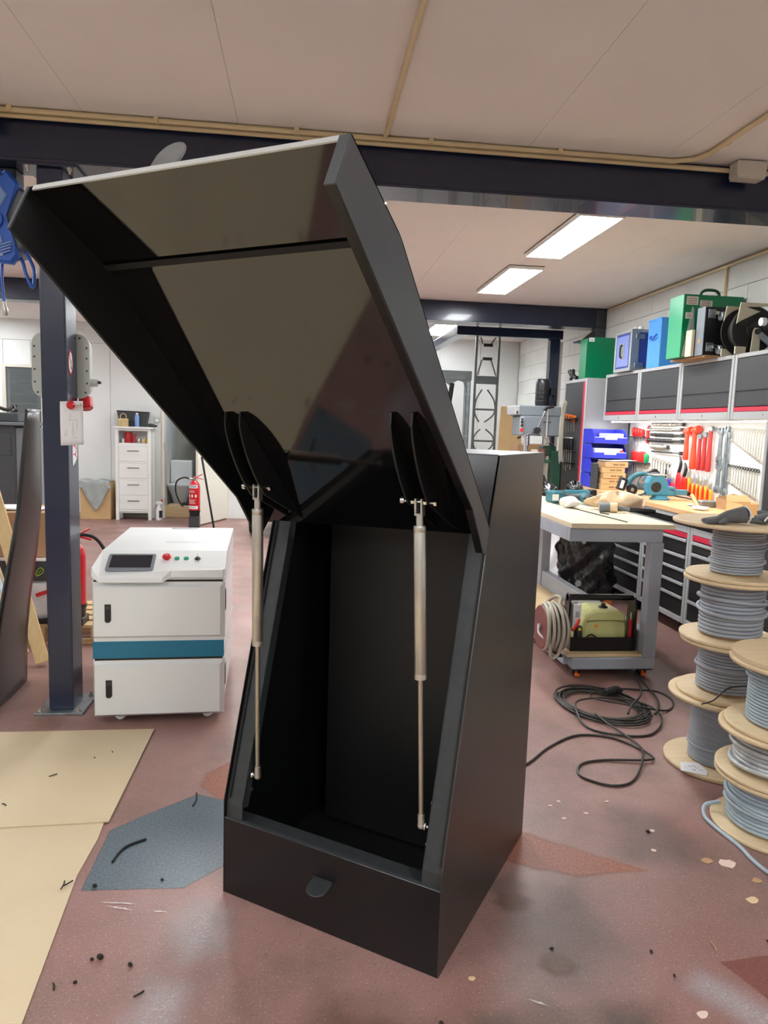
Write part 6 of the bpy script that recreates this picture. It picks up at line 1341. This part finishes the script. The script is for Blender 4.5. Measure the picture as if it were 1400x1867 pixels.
hub = Vector((-.06, -.14, 1.455)); hb_ = MB().loft([(hub + Vector((0, .03, 0)), .03), (hub + Vector((0, -.03, 0)), .034)], 18).build('feed_hub', 'black_plastic', DP_)
for dx, dz in ((-.19, -.075), (.075, .22), (.15, -.13)):
    MB().cyl(hub, hub + Vector((dx, -.03, dz)), .008, seg=8).build('feed_lever', 'chrome', hb_); MB().loft([(hub + Vector((dx * .9, -.027, dz * .9)), .010), (hub + Vector((dx, -.03, dz)), .014), (hub + Vector((dx * 1.08, -.032, dz * 1.08)), .012)], 10).build('lever_knob', 'black_plastic', hb_)
MB().cyl((.04, -.15, 1.33), (.04, -.15, 1.68), .010, seg=10).build('gear_lever', 'steel', DP_); MB().tube([(-.0, -.15, 1.66), (.04, -.15, 1.685), (.10, -.15, 1.70)], .014, 8).build('gear_grip', 'black_plastic', DP_)
MB().bb(.0, .08, -.155, -.145, 1.535, 1.545).build('depth_stop', 'black_plastic', DP_)
MB().cyl((.13, .05, .02), (.13, .05, 1.40), .045, seg=20).build('pillar', 'steel', DP_)
MB().cyl((-.13, -.03, 1.30), (-.13, -.03, 1.40), .035, seg=16).cyl((-.13, -.03, 1.24), (-.13, -.03, 1.30), .022, seg=14).build('chuck', 'chrome', DP_)
MB().bb(.06, .20, -.02, .12, 1.20, 1.30, bev=.01).build('table_clamp', 'drill_green', DP_); MB().bb(-.28, .10, -.16, .16, 1.13, 1.16, bev=.006).build('table_plate', 'drill_green', DP_)
MB().bb(.14, .26, -.06, .10, .45, 1.25, bev=.02).build('rack_cover', 'drill_green', DP_)
MB().bb(-.25, .25, -.25, .25, 0, .06, bev=.01).build('base', 'drill_green', DP_)
tag(MB().bb(2.31, 2.37, 7.06, 7.14, 1.162, 1.26, bev=.01).build('drill_fixture', 'cream_metal'), 'small pale clamp block on the drill press table', 'clamp block')
tag(MB().bb(2.10, 2.19, 7.06, 7.15, 1.16, 1.24, bev=.004).build('pink_box', 'bag_white'), 'small whitish box on the drill press table', 'box')
tag(MB().cyl((2.42, 7.08, 1.162), (2.42, 7.08, 1.27), .03, seg=14).build('maroon_can', 'red_brown'), 'small maroon can on the drill press table', 'can')
tag(MB().grid(lambda u, v: Vector((2.585 + .045 * u - .03 * sin(v * 3), 7.02 + .01 * sin(v * 8), 1.745 - .62 * v + .02 * sin(u * 3))), 5, 24).build('canvas_strap', mat('strap', (150, 146, 130), .9, var=.1, vs_=20), None, recalc=False, solid=.012), 'beige canvas strap hanging beside the drill press', 'strap')
pl_ = MB().prism([(0, 0), (.40, 0), (.36, 1.75), (.10, 1.75)], (0, 0, 0), (1, 0, 0), (0, .10, .995), (0, .018, 0)).build('cardboard_sheet', 'cardboard_light'); pl_.location = (2.32, 8.55, .0); tag(pl_, 'tall tan board leaning behind the drill press', 'board')
tag(MB().bb(2.42, 2.72, 7.95, 8.2, 0, 1.30, bev=.01).build('dark_carton', 'cardboard'), 'tall brown carton standing behind the drill press', 'box')
crumple((2.36, 6.85), .09, .08, .90, 21, 'rubber', 'dark_heap', 'dark heap of equipment below the drill press', 'equipment', z=0.0, amp=.25)
# ------------------------------------------------------------------ cable spools
def spool(label, x, y, z, h, rf, rc, m, cr, rz=0, rf2=None, grp='cable spools stacked at the right edge', loose=0):
    t = thing('cable_spool', label, 'cable spool', (x, y, z), rz, grp); ft = .016; rf2 = rf2 or rf
    MB().loft([((0, 0, 0), rf - .003), ((0, 0, .003), rf), ((0, 0, ft - .003), rf), ((0, 0, ft), rf - .003)], 44).build('flange', 'flange_ply', t)
    MB().loft([((0, 0, h - ft), rf2 - .003), ((0, 0, h - ft + .003), rf2), ((0, 0, h - .003), rf2), ((0, 0, h), rf2 - .003)], 44).build('flange', 'flange_ply', t)
    MB().cyl((0, 0, ft), (0, 0, h - ft), rc - cr * 1.2, seg=24).build('core', 'cardboard', t)
    b_ = MB(); n_ = int((h - 2 * ft) / (2 * cr)); st_ = 30
    pts = []
    for k in range(n_ * st_ + 1):
        a = 2 * pi * k / st_; zz = ft + cr + (h - 2 * ft - 2 * cr) * k / (n_ * st_); pts.append((rc * cos(a), rc * sin(a), zz))
    b_.tube(pts, cr, 6); b_.build('winding', m, t)
    rr = random.Random(int(z * 100) + int(x * 10))
    for k in range(loose):
        zz = ft + cr + (h - 2 * ft - 2 * cr) * (.15 + .7 * rr.random()); tl2 = .03 + .10 * rr.random(); ph = rr.random() * 6
        MB().tube([((rc + cr * 1.6) * cos(a), (rc + cr * 1.6) * sin(a), min(max(zz + tl2 * rc * sin(a + ph), ft + cr), h - ft - cr)) for a in [2 * pi * q / 32 for q in range(32)]], cr, 6, closed=True).build('loose_turn', m, t)
    return t
ax_, ay_ = 1.875, 2.86
A1 = spool('lowest cable spool of the back stack, with a paper label on its flange', ax_, ay_, 0, .325, .232, .125, 'cable_grey', .0052, loose=1)
A2 = spool('second cable spool from the floor in the back stack', ax_ + .005, ay_, .326, .245, .205, .120, 'cable_grey', .0072, loose=1)
A3 = spool('third cable spool of the back stack, thick grey cable with crossed turns', ax_, ay_ + .005, .572, .275, .205, .122, 'cable_grey', .0092, loose=2)
A4 = spool('topmost cable spool of the back stack carrying the gloves', ax_, ay_, .848, .245, .20, .100, 'cable_grey', .0058, rf2=.27, loose=3)
BX2, BY2 = 1.775, 2.34
B1 = spool('lowest cable spool of the front stack with blue-grey cable', BX2, BY2, 0, .215, .215, .155, 'cable_blue', .008, loose=3)
B2_ = spool('middle cable spool of the front stack with silvery clear cable', BX2, BY2, .216, .175, .215, .150, 'cable_clear', .009, loose=2)
B3_ = spool('upper cable spool of the front stack with pale grey cable', BX2 + .01, BY2, .392, .255, .205, .130, 'cable_blue', .0062, loose=1)
tag(MB().loft([((BX2 + .03, BY2, .648), .215), ((BX2 + .03, BY2, .664), .215)], 40).build('wooden_disc', 'flange_ply'), 'loose round wooden disc on top of the front spool stack', 'disc')
LBL = thing('paper_label', 'torn white paper label with handwriting on the lowest back spool flange', 'label', (1.705, 2.775, .0175), -.35)
MB().prism([(-.055, -.04), (.045, -.06), (.058, -.02), (.034, .06), (.0, .055), (-.045, .04)], (0, 0, 0), (1, 0, 0), (0, 1, 0), (0, 0, .0012)).build('sheet', 'paper', LBL)
b = MB()
for x, y, l, a in ((.005, .02, .014, .8), (.012, .01, .012, 1.0), (.02, .0, .01, .9), (.03, -.015, .012, .2), (-.01, .01, .012, .2), (.0, -.02, .014, .4), (.005, -.025, .01, 1.6), (-.03, .0, .006, 0)): b.box((x, y, .0016), (l, .0018, .0005), (0, 0, a))
b.build('handwriting', 'dark_grey', LBL)
tag(MB().tube([(1.66, 2.68, .345), (1.70, 2.66, .37), (1.76, 2.66, .42), (1.84, 2.66, .43)], .003, 6, sm=5).build('cable_tie', 'black_plastic'), 'black cable tie arching over the second spool of the back stack', 'cable tie')
tag(MB().tube([(1.625, 2.44, .05), (1.572, 2.45, .034), (1.546, 2.41, .012), (1.548, 2.33, .008), (1.565, 2.22, .007), (1.562, 2.13, .007), (1.58, 2.05, .007), (1.66, 1.95, .007)], .0075, 8, sm=6).build('loose_cable', 'cable_blue'), 'loose pale cable end trailing from the front spool stack over the floor', 'cable')
# gloves on the top spool
GZ = 1.094
GL = thing('work_glove', 'grey work glove lying with its open cuff towards the camera on the back spool stack', 'glove', (1.80, 2.76, GZ), .2)
MB().tube([(-.155, .0, .010), (-.10, .01, .013), (-.045, .015, .026), (-.0, .01, .032), (.03, .0, .038)], [.010, .017, .026, .032, .036], 14, sm=4).build('palm', 'glove', GL)
for k, (dx, dy) in enumerate(((-.17, .0), (-.155, .022), (-.14, .04), (-.12, -.02))): MB().tube([(-.06, .012 + dy * .3, .018), (dx * .75, dy, .013), (dx, dy * 1.2, .010)], [.016, .011, .007], 8, sm=3).build('finger', 'glove', GL)
MB().ring((.032, -.001, .038), .034, .0035, (1, -.05, .15), 26, 6).build('cuff_hem', 'white_plastic', GL); MB().loft([((.028, 0, .038), .031), ((.026, 0, .038), .005)], 20).build('cuff_lining', 'glove_in', GL)
G2 = thing('work_glove', 'dark work glove with curled fingers lying right of the open-cuff glove', 'glove', (1.94, 2.74, GZ), -.3)
MB().ball((.0, .01, .026), .05, 1.25, .9, .5).build('palm', 'glove', G2)
for dx, dy, dz in ((-.09, .0, .011), (-.06, .03, .02), (-.05, .035, .04), (.085, .02, .018)): MB().tube([(dx * .3, dy * .5, dz), (dx * .8, dy, dz + .003), (dx, dy * 1.1, dz)], [.014, .013, .010], 8, sm=3).build('finger', 'glove', G2)
MB().tube([(-.045, -.045, .018), (-.03, -.05, .04), (.01, -.05, .052), (.045, -.05, .04), (.05, -.05, .02), (.03, -.05, .006), (.01, -.05, .012), (.012, -.05, .03)], .0035, 7, sm=5).build('cuff_hem', 'white_plastic', G2)
# ------------------------------------------------------------------ coiled extension cable on the floor
EC = thing('extension_cable', 'black extension cable coiled on the floor in front of the table', 'cable', (0, 0, 0))
cx_, cy_ = 1.60, 3.50; rr = random.Random(4); pts = []
turns = 8
for k in range(turns * 22):
    a = 2 * pi * k / 22 + .6; tt = k // 22; j = (rr.random() - .5) * .004
    R = .235 + .03 * sin(tt * 2.3) + j
    # long axis runs from upper left to lower right
    u, v = R * 1.02 * cos(a) + .015 * sin(tt * 1.7), R * .80 * sin(a) + .012 * cos(tt * 2.1)
    th = radians(-62)
    pts.append((cx_ + u * cos(th) - v * sin(th), cy_ + u * sin(th) + v * cos(th), .007 + .0045 * (tt % 4) + .003 * sin(3 * a + tt)))
MB().tube(pts, .0055, 6).build('coil', 'cable_black', EC)
MB().tube([(.86, 2.80, .006), (.998, 2.873, .006), (1.144, 3.022, .006), (1.323, 3.143, .006), (1.477, 3.119, .006), (1.56, 3.004, .008), (1.585, 2.90, .012), (1.545, 2.868, .012), (1.35, 2.888, .006), (1.237, 2.857, .006), (1.190, 2.775, .006), (1.215, 2.713, .006), (1.30, 2.663, .006), (1.403, 2.703, .006), (1.521, 2.865, .02), (1.572, 2.99, .014), (1.561, 3.122, .012), (1.52, 3.26, .02), (1.50, 3.34, .03)], .0055, 8, sm=6).build('lead', 'cable_black', EC)
MB().tube([(1.475, 3.493, .04), (1.418, 3.387, .03), (1.414, 3.233, .008), (1.515, 3.142, .008), (1.676, 3.129, .006), (1.802, 3.238, .012), (1.857, 3.372, .02), (1.814, 3.468, .03), (1.649, 3.51, .045)], .0055, 8, sm=6, closed=True).build('loop', 'cable_black', EC)
MB().tube([(1.66, 3.60, .03), (1.80, 3.70, .02), (1.908, 3.726, .006), (2.02, 3.69, .006), (2.035, 3.56, .006), (1.927, 3.42, .008), (1.723, 3.405, .045), (1.58, 3.49, .045), (1.56, 3.56, .04), (1.62, 3.62, .04)], .0055, 8, sm=6).build('loop', 'cable_black', EC)
MB().tube([(1.99, 3.95, .03), (1.955, 3.80, .02), (1.86, 3.58, .035), (1.72, 3.40, .045), (1.66, 3.31, .04)], .006, 8, sm=6).build('lead', 'cable_black', EC)
MB().tube([(2.0, 3.95, .03), (1.985, 3.75, .012), (1.94, 3.55, .02), (1.86, 3.38, .04), (1.80, 3.30, .04)], .006, 8, sm=6).build('lead', 'cable_black', EC)
MB().loft([((1.655, 3.575, .045), .016), ((1.67, 3.585, .047), .022), ((1.70, 3.60, .048), .024), ((1.712, 3.606, .048), .020), ((1.72, 3.61, .048), .024), ((1.745, 3.622, .045), .023), ((1.775, 3.635, .04), .010)], 14).build('plug_coupling', 'rubber', EC)
